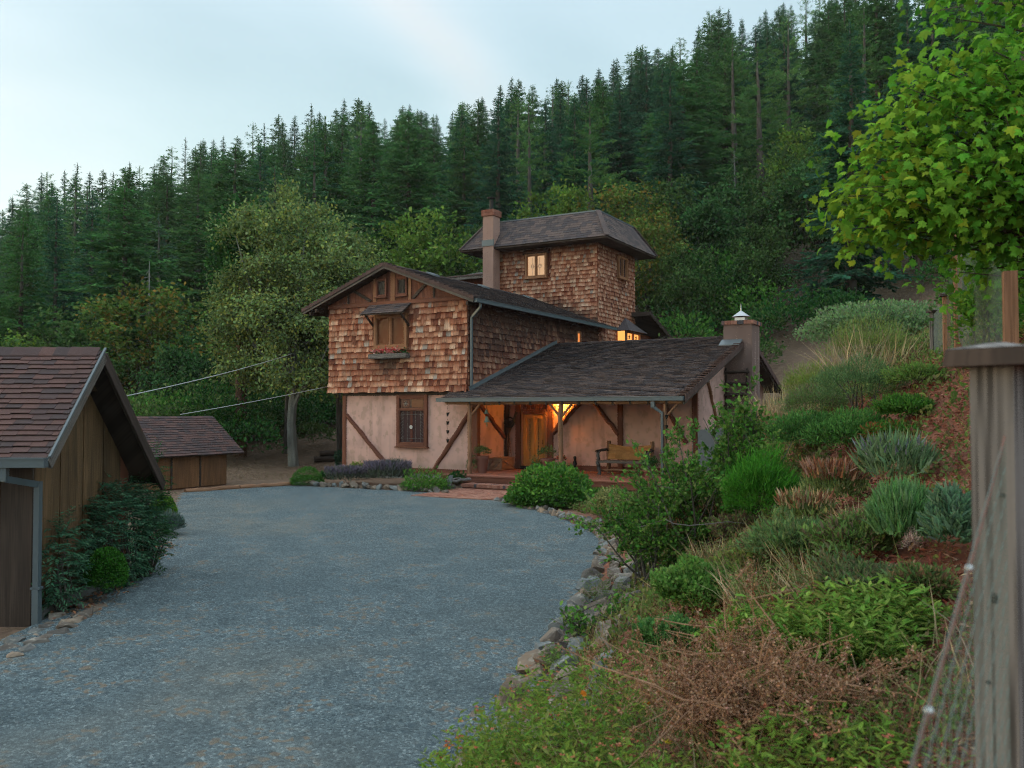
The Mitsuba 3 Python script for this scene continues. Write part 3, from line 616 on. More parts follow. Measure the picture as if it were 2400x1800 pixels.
window('tower_window', (.121, 14.29, 9.60), (0, 1), (1, 0), 1.2, 1.14, .085, .16, 2, 'frame', 'm_curtain', label='darker tower window on the right hand face')
hd = [MB().hexa([(-4.0 + i * .115, 11.60, 10.77), (-3.89 + i * .115, 11.60, 10.77), (-3.89 + i * .115, 11.60, 10.80), (-4.0 + i * .115, 11.60, 10.80), (-4.0 + i * .115, 11.845, 10.98), (-3.89 + i * .115, 11.845, 10.98), (-3.89 + i * .115, 11.845, 11.01), (-4.0 + i * .115, 11.845, 11.01)], uv=(rnd.random() * .3, 15.3)) for i in range(13)]
K = P('window_hood', MB().box(-4.0, -2.5, 11.61, 11.84, 10.745, 10.766, wood=W['dark']), 'm_wood'); pieces(K, 'shingle', hd, 'm_shingle')
# oriel
K = P('oriel_window', MB().box(.13, .62, 14.35, 16.4, 5.2, 5.98), 'm_shingle', label='brightly lit oriel window with a pyramid roof')
tip, base = (.121, 15.4, 7.62), [(.9, 14.05, 6.82), (.9, 16.75, 6.82), (.121, 16.75, 6.82), (.121, 14.05, 6.82)]
rm = MB(); B = np.array(base); tp = np.array(tip)
for i in range(4): rm.raw([B[i], B[(i + 1) % 4], tp], [[0, 1, 2]], (.3, 0))
rm.raw(B, [[0, 3, 2, 1]], (.1, 0)); part(K, 'pyramid_roof', rm, 'm_toned')
fm = MB()
for v0, v1 in ((14.37, 14.47), (15.3, 15.40), (16.28, 16.38)): fm.box(.54, .64, v0, v1, 5.98, 6.82, wood=W['frame'])
fm.box(.54, .64, 14.47, 15.3, 6.72, 6.82, wood=W['frame']); fm.box(.54, .64, 15.4, 16.28, 6.72, 6.82, wood=W['frame']); fm.box(.55, .63, 14.47, 15.3, 6.30, 6.34, wood=W['frame']); fm.box(.55, .63, 15.4, 16.28, 6.30, 6.34, wood=W['frame'])
part(K, 'frame', fm, 'm_wood')
lit = MB().raw([(.50, 14.4, 5.98), (.50, 16.35, 5.98), (.50, 16.35, 6.82), (.50, 14.4, 6.82)], [[0, 1, 2, 3]], (0, 0)).raw([(.13, 14.39, 5.98), (.50, 14.39, 5.98), (.50, 14.39, 6.82), (.13, 14.39, 6.82)], [[0, 1, 2, 3]], (0, 0))
v, f, u = lit.done(); kk = newkey('lit_pane', K); scene[kk] = {**mikit.ply((HF(v), f), 'm_blind'), 'emitter': {'type': 'area', 'radiance': {'type': 'rgb', 'value': [.12, .047, .011]}}}
m = MB()
for c in (14.88, 15.84):
    for i in range(5):
        a = i * 2 * math.pi / 5 + .3; m.beam((.575, c, 6.53), (.575, c + .13 * math.cos(a), 6.53 + .13 * math.sin(a)), .05, .01, up=(1, 0, 0), uv=(0, 0))
part(K, 'leaf_motif', m, 'm_blackmetal')
# mansard
e0, e1, f0, f1, ze = -7.35, 1.06, 10.85, 17.75, 11.12
t0, t1, g0, g1, zt = -6.42, .10, 12.02, 16.7, 12.62
ER = np.array([(e0, f0, ze), (e1, f0, ze), (e1, f1, ze), (e0, f1, ze)]); TR = np.array([(t0, g0, zt), (t1, g0, zt), (t1, g1, zt), (t0, g1, zt)])
MR = P('tower_roof', MB().hexa([*ER, *TR], uv=(.3, 0)), 'm_toned', label='mansard tower roof of brown asphalt tabs')
part(MR, 'soffit', MB().box(e0 + .03, e1 - .03, f0 + .03, f1 - .03, ze - .10, ze - .003, wood=W['dark']), 'm_wood')
tr = MB()
for a, b in ((0, 1), (1, 2), (2, 3), (3, 0)): tr.beam(TR[a] + (0, 0, .03), TR[b] + (0, 0, .03), .09, .07, uv=(0, 0))
part(MR, 'edge_trim', tr, 'm_flashing')
for side, (i, j) in enumerate(((0, 1), (1, 2), (3, 0))):
    a, b, c, d = ER[i], ER[j], TR[j], TR[i]; du = (b - a) / np.linalg.norm(b - a); up = d - a; up = up - du * (up @ du); L = np.linalg.norm(up); dv = up / L; w0, sa, sb = np.linalg.norm(b - a), (d - a) @ du, (b - a) @ du - (c - a) @ du
    n = 11; tabs = roof_slabs(a - dv * .02, du, dv, n, L / n, .30, 40 + side, 0, clip=lambda t: (sa * t / L - .01, w0 - sb * t / L + .01))
    if side == 2:
        r = MB(); [r.raw(*q.done()) for q in tabs]; k = part(MR, 'further_roof_tabs', r, 'm_toned'); labels[k] = {'kind': 'stuff'}
    else: pieces(MR, 'roof_tab', tabs, 'm_toned')
hp = []
for i in (0, 1, 2):
    for k in range(10):
        p, q = ER[i] + (TR[i] - ER[i]) * k / 10, ER[i] + (TR[i] - ER[i]) * (k + 1.05) / 10; hp.append(MB().beam(p + (0, 0, .045), q + (0, 0, .03), .24, .03, uv=(rnd.uniform(.5, 1), 0)))
pieces(MR, 'hip_cap', hp, 'm_toned')
# tower chimney
CH = P('chimney', MB().box(-5.86, -5.24, 10.78, 11.46, 6.5, 12.74, uv=(0, 2)), 'm_stucco', label='slim pink stucco chimney rising through the tower eave')
pieces(CH, 'brick', [MB().box(-5.92 + i * .106, -5.92 + i * .106 + .098, 10.72, 10.92, z0, z0 + .155, uv=(rnd.random() * .45, 2)) for i in range(7) for z0 in (12.75, 12.915)] + [MB().box(-5.378, -5.178, 10.93 + i * .12, 11.04 + i * .12, z0, z0 + .155, uv=(rnd.random() * .45, 2)) for i in range(5) for z0 in (12.75, 12.915)] + [MB().box(-5.92, -5.39, 10.93, 11.52, 12.745, 13.06, uv=(.3, 2))], 'm_toned')
fl = MB(); C = (-5.55, 11.12)
for z0, z1, r in ((13.05, 13.18, .15), (13.18, 13.55, .10), (13.55, 13.62, .13), (13.72, 13.76, .22)): fl.tube([(*C, z0), (*C, (z0 + z1) / 2), (*C, z1)], r, 12)
for a in range(3): fl.tube([(C[0] + .1 * math.cos(a * 2.1), C[1] + .1 * math.sin(a * 2.1), 13.6), (C[0] + .1 * math.cos(a * 2.1), C[1] + .1 * math.sin(a * 2.1), 13.74)], .012, 5)
part(CH, 'flue', fl, 'm_blackmetal', smooth=40 if False else False)
part(CH, 'flashing', MB().box(-5.90, -5.20, 10.74, 10.80, 11.18, 11.50), 'm_flashing')
# rear roofs beside the tower
K = P('dormer_roof', slab((-9.0, 12.2, 9.95), (-6.22, 12.2, 9.95), (-6.22, 15.6, 10.75), (-9.0, 15.6, 10.75), .14, wood=W['dark']), 'm_wood', label='low dormer roof left of the tower')
part(K, 'fascia', MB().box(-9.0, -6.22, 12.14, 12.19, 9.80, 9.93, wood=W['post']), 'm_wood')
pieces(K, 'ridge_cap', [MB().hexa([(-9.02 + i * .28, 12.12, 9.96), (-8.755 + i * .28, 12.12, 9.96), (-8.755 + i * .28, 12.12, 10.02), (-9.02 + i * .28, 12.12, 10.02), (-9.02 + i * .28, 12.5, 10.04), (-8.755 + i * .28, 12.5, 10.04), (-8.755 + i * .28, 12.5, 10.10), (-9.02 + i * .28, 12.5, 10.10)], uv=(rnd.random(), 4)) for i in range(10)], 'm_toned')
part(K, 'wall', MB().box(-8.7, -6.21, 12.75, 15.5, 6.5, 9.95), 'm_shingle')
K = P('shed_roof', slab((1.15, 16.3, 7.95), (1.15, 20.6, 6.55), (-3, 20.6, 6.55), (-3, 16.3, 7.95), .14, wood=W['dark']), 'm_wood', label='rear shed roof sloping down behind the tower')
part(K, 'rake_board', MB().beam((1.18, 16.28, 7.90), (1.18, 20.6, 6.48), .05, .2, wood=W['dark']), 'm_wood')
part(K, 'fascia', MB().box(.16, 1.2, 16.22, 16.27, 7.74, 7.96, wood=W['dark']), 'm_wood')
part(K, 'strut', MB().beam((.14, 18.6, 6.2), (1.1, 19.3, 6.95), .10, .10, wood=W['post']), 'm_wood')
part(K, 'wall', MB().box(-2.9, .10, 16.82, 20.2, 3, 6.9), 'm_shingle')
rt = MB(); Lr = math.hypot(4.3, 1.4)
for q in roof_slabs((1.17, 20.65, 6.56), (-1, 0, 0), (0, -4.3 / Lr, 1.4 / Lr), 28, .16, .5, 77, 0, clip=lambda t: (0, 4.1)): rt.raw(*q.done())
k = part(K, 'further_roof_tabs', rt, 'm_toned'); labels[k] = {'kind': 'stuff'}

# --- porch wing
UE0, UE1 = -.55, 8.78
PRF = P('porch_roof', slab((UE0, EV, ZEV), (UE1, EV, ZEV), (UE1, RVv, ZRV), (UE0, RVv, ZRV), .10, wood=W['dark']), 'm_wood', label='long low porch roof of brown grey asphalt tabs')
PRB = P('porch_roof', slab((.13, RVv, ZRV), (UE1, RVv, ZRV), (UE1, 12.8, ZRV - .36 * 5.7), (.13, 12.8, ZRV - .36 * 5.7), .10, wood=W['dark']), 'm_wood')
Lp = math.hypot(RVv - EV, ZRV - ZEV)
tabs = roof_slabs((UE0, EV - .03, ZEV + .004), (1, 0, 0), (0, (RVv - EV) / Lp, (ZRV - ZEV) / Lp), 57, Lp / 57, .30, 55, 0, lift=.022, th=.018, clip=lambda t: (0 if t < .95 else .72 - .0, UE1 - UE0))
pieces(PRF, 'roof_tab', tabs, 'm_toned', rank=lambda i: tabs[i].t)
rt = MB(); Lr = math.hypot(5.7, .36 * 5.7)
for q in roof_slabs((UE1, 12.83, ZRV - .36 * 5.73), (-1, 0, 0), (0, -5.7 / Lr, .36 * 5.7 / Lr), 38, Lr / 38, .5, 56, 0, clip=lambda t: (0, 8.6)): rt.raw(*q.done())
k = part(PRB, 'further_roof_tabs', rt, 'm_toned'); labels[k] = {'kind': 'stuff'}
rake(PRF, (UE1 + .04, EV - .03, ZEV), (UE1 + .04, RVv, ZRV), 36, (-1, 0), 5, .15, .25)
rake(PRB, (UE1 + .04, 12.8, ZRV - .36 * 5.7), (UE1 + .04, RVv, ZRV), 24, (-1, 0), 6, .15, .25)
pieces(PRF, 'ridge_cap', [MB().hexa([(.3 + i * .3, RVv - .14, ZRV + .02), (.3 + i * .3, RVv + .14, ZRV + .02), (.3 + i * .3, RVv + .14, ZRV + .05), (.3 + i * .3, RVv - .14, ZRV + .05), (.62 + i * .3, RVv - .14, ZRV + .0), (.62 + i * .3, RVv + .14, ZRV + .0), (.62 + i * .3, RVv + .14, ZRV + .03 + .02 * (i % 2)), (.62 + i * .3, RVv - .14, ZRV + .03 + .02 * (i % 2))], uv=(rnd.random(), 0)) for i in range(26)], 'm_toned')
P('rake_fascia', MB().beam((UE1 - .02, EV, ZEV - .16), (UE1 - .02, RVv, ZRV - .16), .05, .14, wood=W['grey']), 'm_wood')
P('rake_fascia', MB().beam((UE1 - .02, 12.8, ZRV - .36 * 5.7 - .16), (UE1 - .02, RVv, ZRV - .16), .05, .14, wood=W['dark']), 'm_wood')
P('flashing', MB().beam((.17, -.15, zporch(-.15) + .10), (.17, RVv + .05, ZRV + .10), .09, .16, uv=(0, 0)), 'm_flashing', label='blue grey flashing where the porch roof meets the shingled wall')
P('gutter', gutter_u(MB(), (UE0 - .04, EV - .09, ZEV - .10), (UE1 + .02, EV - .09, ZEV - .10), .13, .12), 'm_gutter', label='blue grey gutter along the porch eave')
# walls under the porch roof
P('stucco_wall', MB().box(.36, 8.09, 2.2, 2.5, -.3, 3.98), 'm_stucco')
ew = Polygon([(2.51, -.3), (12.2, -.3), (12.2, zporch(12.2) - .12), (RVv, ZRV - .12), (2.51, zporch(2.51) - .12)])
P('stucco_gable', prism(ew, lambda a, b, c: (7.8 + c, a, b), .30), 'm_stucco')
P('foundation', MB().box(8.05, 8.16, 2.3, 5.92, -.2, 2.02), 'm_concrete', label='grey stone foundation course at the right end')
P('base_board', MB().box(2.5, 8.0, 2.165, 2.198, .43, .63, wood=W['timber']), 'm_wood')
P('base_board', MB().box(.56, .86, 2.165, 2.198, .43, .63, wood=W['timber']), 'm_wood')
for u0, u1, d in ((.37, .56, .06), (.87, 1.09, .08), (2.28, 2.50, .08), (5.17, 5.37, .07), (8.0, 8.18, .05)):
    P('wall_post', MB().box(u0, u1, 2.2 - d, 2.199, .43, 3.95, wood=W['timber' if u0 > .5 else 'dark']), 'm_wood')
P('brace', hewn((2.5, 2.15, 1.84), (3.75, 2.15, 3.12), .22, 5, W['timber'], 9, .02), 'm_wood')
P('brace', hewn((4.20, 2.16, 3.02), (5.20, 2.16, 1.82), .17, 6, W['timber'], 8, .01), 'm_wood')
P('brace', hewn((6.95, 2.16, 2.95), (7.80, 2.16, 1.55), .17, 7, W['timber'], 8, .012), 'm_wood')
P('brace', hewn((.50, 2.14, 1.75), (.95, 2.14, 2.65), .15, 8, W['dark'], 7, .012), 'm_wood')
P('brace', hewn((8.13, 3.62, 3.75), (8.13, 4.90, 2.05), .13, 9, W['log'], 8, .02), 'm_wood')
P('wall_post', MB().box(8.101, 8.15, 2.19, 2.40, 1.9, 3.92, wood=W['timber']), 'm_wood')
# door
DR = P('door', MB().box(1.13, 1.22, 2.10, 2.19, .45, 2.66, wood=W['frame']).box(2.18, 2.27, 2.10, 2.19, .45, 2.66, wood=W['frame']).box(1.22, 2.18, 2.10, 2.19, 2.56, 2.66, wood=W['timber']), 'm_wood', label='orange plank front door')
dm = MB().box(1.22, 2.18, 2.150, 2.185, .56, 2.555, wood=W['door'])
for u0, u1 in ((1.23, 1.37), (2.03, 2.17), (1.66, 1.74)): dm.box(u0, u1, 2.120, 2.149, .60, 2.54, wood=W['door'])
for z0, z1 in ((.60, .84), (2.40, 2.54)): dm.box(1.37, 1.66, 2.122, 2.149, z0, z1, wood=W['door'], axis=0); dm.box(1.74, 2.03, 2.122, 2.149, z0, z1, wood=W['door'], axis=0)
for u in (1.51, 1.885): dm.box(u - .008, u + .008, 2.138, 2.149, .84, 2.40, wood=W['dark'])
part(DR, 'leaf', dm, 'm_wood'); part(DR, 'threshold', MB().box(1.15, 2.25, 2.02, 2.19, .43, .55), 'm_blackmetal'); part(DR, 'handle', MB().tube([(2.09, 2.09, 1.40), (2.09, 2.06, 1.44), (2.09, 2.06, 1.54), (2.09, 2.09, 1.58)], .012, 6), 'm_blackmetal')
TP = P('transom_window', MB().box(1.13, 2.27, 2.13, 2.19, 2.67, 2.74, wood=W['timber']), 'm_wood', label='stained glass transom above the front door')
for i, mt in enumerate(('m_redglass', 'm_amberglass', 'm_redglass', 'm_amberglass', 'm_redglass', 'm_amberglass')): part(TP, 'pane', MB().box(1.18 + i * .18, 1.33 + i * .18, 2.17, 2.185, 2.75, 3.2), mt)
# deck, step
DK = P('deck', MB().box(.0, 8.6, -1.70, 2.19, .20, .375, wood=W['timber']), 'm_wood', label='reddish wooden porch deck')
bw = .142
pieces(DK, 'plank', [MB().box(-.02, 8.62, -1.78 + i * bw, -1.78 + i * bw + bw - .008, .378, .42 + rnd.uniform(0, .003), uv=(rnd.random(), 3)) for i in range(28)], 'm_toned')
part(DK, 'riser', MB().box(-.01, 8.6, -1.755, -1.703, .16, .374, wood=W['timber']), 'm_wood')
ST = P('step', MB().box(1.3, 4.3, -2.42, -1.76, -.1, .10, uv=(.3, 2)), 'm_toned', label='brick step in front of the deck')
pieces(ST, 'brick', [MB().box(1.28 + i * .104, 1.28 + i * .104 + .095, -2.47, -2.25, .08, .185 + rnd.uniform(-.004, .004), uv=(rnd.random(), 2)) for i in range(29)] + [MB().box(1.3 + i * .215, 1.3 + i * .215 + .205, -2.24 + j * .11, -2.24 + j * .11 + .1, .08, .178 + rnd.uniform(-.004, .004), uv=(rnd.random(), 2)) for i in range(14) for j in range(4)], 'm_toned')
PT = lab(newkey('path'), 'brick path between the gravel and the porch step', kind='structure')
MB().box(1.25, 4.2, -5.3, -2.48, -.3, .008, uv=(.4, 2)).put(PT, 'm_toned', HF)
pieces(PT, 'brick', [MB().box(1.25 + i * .215 + (j % 2) * .1, 1.25 + i * .215 + .206 + (j % 2) * .1, -5.35 + j * .105, -5.35 + j * .105 + .097, .0, .034 + rnd.uniform(-.005, .005), uv=(rnd.random() * .8, 2)) for j in range(27) for i in range(13)], 'm_toned', rank=lambda i: i)
# porch posts and beam
for i, u in enumerate((.72, 4.38, 8.12)):
    K = P('porch_post', hewn((u, -1.0, .42), (u, -1.0, 2.92), .17 if i < 2 else .13, 60 + i, W['log'], 12, .008, 12), 'm_wood')
    for sgn in (-1, 1):
        if i == 0 and sgn < 0: continue
        part(K, 'brace', hewn((u + sgn * .03, -1.0, 2.50), (u + sgn * .42, -1.0, 2.92), .085, 70 + i * 2 + sgn, W['log'], 5, .006), 'm_wood')
P('porch_beam', hewn((-.3, -1.0, 2.99), (8.7, -1.0, 2.99), .16, 80, W['log'], 30, .006, 10), 'm_wood')
rf = [MB().beam((u, -1.08, zporch(-1.08) - .17), (u, 2.19, zporch(2.19) - .17), .07, .13, wood=W['dark']) for u in np.arange(.75, 8.7, .62)]
for m in rf: P('rafter', m, 'm_wood')
dp = MB(); dp.box(7.72, 7.84, -1.25, -1.12, 2.80, 2.99); dp.beam((7.80, -1.19, 2.82), (8.06, -1.12, 2.62), .07, .09, uv=(0, 0)); dp.beam((8.06, -1.12, 2.66), (8.06, -1.12, .05), .085, .065, up=(1, 0, 0), uv=(0, 0))
P('downpipe', dp, 'm_gutter', label='grey downpipe beside the right porch post')
# big end chimney
CE = P('chimney', MB().box(8.06, 9.17, 5.95, 7.15, -.2, 6.05, uv=(0, 1)), 'm_stucco', label='broad brown stucco chimney at the right end of the porch wing')
bk = [MB().box(8.0 + i * .125, 8.0 + i * .125 + .115, 5.89, 6.1, 6.05, 6.2, uv=(rnd.random(), 2)) for i in range(10)] + [MB().box(9.02, 9.235, 6.11 + i * .125, 6.11 + i * .125 + .115, 6.05, 6.2, uv=(rnd.random(), 2)) for i in range(9)] + [MB().box(8.01, 9.015, 6.105, 7.22, 6.05, 6.19, uv=(.4, 2))]
pieces(CE, 'brick', bk, 'm_toned')
cp = MB().box(8.35, 8.85, 6.3, 6.8, 6.2, 6.24); cp.box(8.40, 8.80, 6.35, 6.75, 6.24, 6.36); cn = trimesh.creation.cone(.36, .26, sections=20); cn.apply_translation((8.6, 6.55, 6.40)); cp.mesh(cn); cp.tube([(8.6, 6.55, 6.6), (8.6, 6.55, 6.75), (8.6, 6.55, 6.92)], [.03, .02, .004], 6)
for a in range(4): cp.tube([(8.6 + .2 * math.cos(a * 1.57 + .78), 6.55 + .2 * math.sin(a * 1.57 + .78), 6.35), (8.6 + .2 * math.cos(a * 1.57 + .78), 6.55 + .2 * math.sin(a * 1.57 + .78), 6.43)], .012, 5)
part(CE, 'metal_cowl', cp, 'm_zinc', label='shiny conical metal cowl')
part(CE, 'flashing', MB().hexa([(8.0, 5.5, zporch(5.5) + .05), (8.8, 5.5, zporch(5.5) + .05), (8.8, 5.5, zporch(5.5) + .09), (8.0, 5.5, zporch(5.5) + .09), (8.0, 5.945, zporch(5.945) + .05), (8.8, 5.945, zporch(5.945) + .05), (8.8, 5.945, zporch(5.945) + .18), (8.0, 5.945, zporch(5.945) + .18)]), 'm_flashing')
RK = thing('log_rack', 'rack of four short logs hung on the face of the end chimney', 'rack')
for u, s in ((8.17, 1), (8.95, 2)): part(RK, 'upright', hewn((u, 5.88, 2.35), (u + .05 * (s - 1), 5.88, 4.35), .07, 90 + s, W['dark'], 8, .01), 'm_wood')
for i, z in enumerate((4.18, 3.72, 3.30, 2.88)): part(RK, 'rung', hewn((8.13, 5.80, z), (9.10 - .03 * i, 5.80, z + .02), .12, 94 + i, W['dark'], 7, .01), 'm_wood')

# ---------------------------------------------------------------- things on and around the porch
LP = thing('porch_lamp', 'small wall lantern glowing amber under the porch roof', 'lamp')
part(LP, 'bracket', MB().box(2.84, 2.92, 2.10, 2.198, 2.94, 3.16).beam((2.88, 2.12, 3.12), (2.88, 1.96, 3.12), .03, .03, uv=(0, 0)), 'm_blackmetal')
part(LP, 'cap', MB().mesh(trimesh.creation.cone(.11, .08, sections=12, transform=trimesh.transformations.translation_matrix((2.88, 1.96, 3.06)))), 'm_blackmetal')
cg = MB()
for a in range(4): cg.tube([(2.88 + .08 * math.cos(a * 1.57), 1.96 + .08 * math.sin(a * 1.57), 2.84), (2.88 + .08 * math.cos(a * 1.57), 1.96 + .08 * math.sin(a * 1.57), 3.06)], .006, 5)
part(LP, 'cage', cg, 'm_blackmetal')
bl = trimesh.creation.icosphere(3, .055); bl.apply_translation((2.88, 1.96, 2.93)); kk = newkey('bulb', LP)
scene[kk] = {**mikit.ply((HF(bl.vertices), bl.faces), 'm_blind', smooth=True), 'emitter': {'type': 'area', 'radiance': {'type': 'rgb', 'value': [82, 29, 3.6]}}}

BN = thing('bench', 'rustic bench of driftwood legs and an orange plank back', 'bench')
bb = MB().hexa([(5.12, 1.42, .97), (6.70, 1.42, .95), (6.70, 1.49, .95), (5.12, 1.49, .97), (5.08, 1.52, 1.52), (6.68, 1.52, 1.42), (6.68, 1.59, 1.42), (5.08, 1.59, 1.52)], wood=W['bench'])
bk = MB()
tops = [1.50, 1.46, 1.42, 1.41, 1.43, 1.45, 1.47]
for i in range(6):
    u0, u1 = 5.10 + i * .267, 5.10 + (i + 1) * .267
    bk.hexa([(u0, 1.42, .95), (u0, 1.49, .95), (u0, 1.60, tops[i]), (u0, 1.53, tops[i]), (u1, 1.42, .95), (u1, 1.49, .95), (u1, 1.60, tops[i + 1]), (u1, 1.53, tops[i + 1])], wood=W['bench'])
part(BN, 'backrest', bk, 'm_wood'); part(BN, 'seat', MB().box(4.98, 6.85, .82, 1.44, .845, .92, wood=W['grey'], axis=0), 'm_wood')
for u in (5.06, 6.72): part(BN, 'post', hewn((u, 1.55, .42), (u, 1.60, 1.60), .15, int(u * 10), W['log'], 8, .01), 'm_wood')
for u in (4.97, 6.83):
    part(BN, 'leg', hewn((u + .02, .86, .42), (u - .02, .82, 1.26), .13, int(u * 7), W['post'], 10, .035), 'm_wood')
    part(BN, 'armrest', hewn((u - .04, .74, 1.25), (u + .06 * (1 if u < 6 else -1), 1.52, 1.28), .10, int(u * 9), W['dark'], 8, .03), 'm_wood')
    part(BN, 'branch', hewn((u - .05, .82, 1.20), (u + .05, .86, .74), .06, int(u * 11), W['post'], 8, .03), 'm_wood')
part(BN, 'stretcher', hewn((4.97, .95, .60), (6.83, .95, .60), .06, 23, W['log'], 8, .01), 'm_wood')

CRT = thing('wooden_crate', 'low wooden storage chest with diagonal battens left of the front door', 'chest')
part(CRT, 'box', MB().box(.20, .90, 1.0, 1.95, .44, .86, wood=W['crate'], axis=0), 'm_wood')
part(CRT, 'lid', MB().box(.17, .93, .97, 1.98, .862, .90, wood=W['crate'], axis=0), 'm_wood')
fr = MB()
for a, b in ((.20, .27), (.83, .90)): fr.box(a, b, .975, .999, .44, .86, wood=W['crate'])
fr.box(.27, .83, .976, .999, .44, .51, wood=W['crate']); fr.box(.27, .83, .976, .999, .79, .86, wood=W['crate'])
fr.beam((.27, .987, .52), (.52, .987, .78), .02, .06, wood=W['crate']); fr.beam((.55, .987, .52), (.82, .987, .78), .02, .06, wood=W['crate'])
part(CRT, 'battens', fr, 'm_wood'); part(CRT, 'batten', MB().beam((.91, 1.1, .80), (.91, 1.8, .55), .02, .05, wood=W['crate']).box(.901, .92, .99, 1.06, .44, .86, wood=W['crate']).box(.901, .92, 1.89, 1.96, .44, .86, wood=W['crate']), 'm_wood')

WH = thing('iron_wheel', 'dark iron wheel hung on the brace left of the front door', 'wheel')
rot = trimesh.transformations.rotation_matrix(math.pi / 2, (1, 0, 0))
part(WH, 'rim', MB().mesh(trimesh.creation.torus(.205, .028, 28, 8, transform=trimesh.transformations.translation_matrix((.66, 2.02, 2.24)) @ rot)), 'm_blackmetal', smooth=False)
part(WH, 'hub', MB().mesh(trimesh.creation.cylinder(.055, .09, sections=14, transform=trimesh.transformations.translation_matrix((.66, 2.02, 2.24)) @ rot)), 'm_blackmetal')
for i in range(4):
    a = i * math.pi / 2 + .4; part(WH, 'spoke', MB().tube([(.66 + .04 * math.cos(a), 2.02, 2.24 + .04 * math.sin(a)), (.66 + .12 * math.cos(a + .2), 2.02, 2.24 + .12 * math.sin(a + .2)), (.66 + .2 * math.cos(a), 2.02, 2.24 + .2 * math.sin(a))], .016, 6), 'm_blackmetal')
for i, (u, lean) in enumerate(((.52, .16), (.58, .26))):
    K = thing('walking_stick', ('tall thin stick leaning in the corner behind the chest', 'second thin stick leaning in the corner, tilted further right')[i], 'stick')
    MB().tube([(u + lean, 1.99, .44), (u + lean * .5, 2.04, 1.1), (u, 2.12, 1.9)], .014, 6, wood=W['log']).put(K, 'm_wood', HF)
WC_ = thing('wind_chime', 'verdigris bell wind chime hanging from the porch eave', 'wind chime')
part(WC_, 'cord', MB().tube([(1.18, -.6, 3.2), (1.18, -.6, 2.9), (1.18, -.6, 2.6)], .006, 5), 'm_blackmetal')
part(WC_, 'bell', MB().mesh(trimesh.creation.revolve([(0, .16), (.04, .15), (.06, .05), (.10, 0), (.09, 0), (0, .1)], sections=12, transform=trimesh.transformations.translation_matrix((1.18, -.6, 2.58)))), 'm_verdigris')
part(WC_, 'bell', MB().mesh(trimesh.creation.revolve([(0, .22), (.05, .2), (.075, .06), (.12, 0), (.11, 0), (0, .12)], sections=12, transform=trimesh.transformations.translation_matrix((1.20, -.6, 2.28)))), 'm_verdigris')
part(WC_, 'sail', MB().box(1.19, 1.21, -.63, -.57, 2.12, 2.27), 'm_verdigris')
def rain_chain(u, v, z1, z0, label):
    K = thing('rain_chain', label, 'rain chain'); n = int((z1 - z0) / .09)
    lk = MB()
    for i in range(n): z = z1 - i * (z1 - z0) / n; lk.tube([(u - .008 * (i % 2), v, z), (u + .012, v + .012 * (i % 2), z - .04), (u, v, z - .09)], .0045, 4)
    part(K, 'chain', lk, 'm_blackmetal')
    z = z1 - .42
    while z > z0:
        part(K, 'cup', MB().mesh(trimesh.creation.revolve([(.012, -.09), (.03, -.06), (.055, .03), (.062, .03), (.03, -.075), (.012, -.1)], sections=12, transform=trimesh.transformations.translation_matrix((u, v, z)))), 'm_blackmetal'); z -= .325
rain_chain(-.11, -1.19, 3.02, 1.40, 'rain chain of small dark cups hanging before the pink wall')
rain_chain(8.22, -1.16, 2.95, .6, 'rain chain of small cups hanging beside the right porch post')
def pot(u, v, r, h, label, mat='m_pot'):
    K = thing('flower_pot', label, 'plant pot')
    part(K, 'pot', MB().mesh(trimesh.creation.revolve([(0, 0), (r * .68, 0), (r * .95, h * .82), (r * 1.06, h * .82), (r * 1.08, h), (r * .92, h), (r * .88, h * .85), (0, h * .83)], sections=24, transform=trimesh.transformations.translation_matrix((u, v, .425)))), mat)
    return K

# ---------------------------------------------------------------- plants: builders
def sphere_dirs(rg, n):
    d = rg.normal(size=(n, 3)); return unit(d)
def bush_mesh(rg, n, rx, ry, h, size, pal, shape, lump=.35, fill=.55, upward=.5, droop=0.0, jit=.2, base=0.0, lumpf=1.6, topcol=None, dome=0.0):
    """leaf mesh of a shrub standing at the origin"""
    d = sphere_dirs(rg, n); d[:, 2] = np.where(d[:, 2] < -.35, -d[:, 2] * .5, d[:, 2])
    off = rg.uniform(0, 50, 3)
    lm = 1 + lump * 2 * (meshkit.fbm(d * lumpf + off, 3, 1) - .5) * 1.6
    r = (fill + (1 - fill) * rg.random(n) ** .6) * lm
    if dome: d[:, 2] = np.abs(d[:, 2]); base = -h * .52 + .03
    Pp = d * r[:, None] * np.array([rx, ry, h * (.92 if dome else .5)]); Pp[:, 2] += h * .52 + base
    Pp[:, 2] = np.maximum(Pp[:, 2], .02)
    A = d * .8 + rg.normal(0, .55, (n, 3)); A[:, 2] += upward - droop
    N = np.array([0, 0, 1.0]) + rg.normal(0, .45, (n, 3)) + d * .4
    sz = size * rg.uniform(.65, 1.25, n)
    col = rgb(rg, pal, n, jit)
    clump = .78 + .5 * meshkit.noise(Pp * (2.2 / max(h, .3)) * 2.5 + off, 3); col *= clump[:, None]
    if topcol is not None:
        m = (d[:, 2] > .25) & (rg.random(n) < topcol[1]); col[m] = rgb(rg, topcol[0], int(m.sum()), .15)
    return leaves(Pp, A, N, sz, np.clip(col, .002, .9), shape)
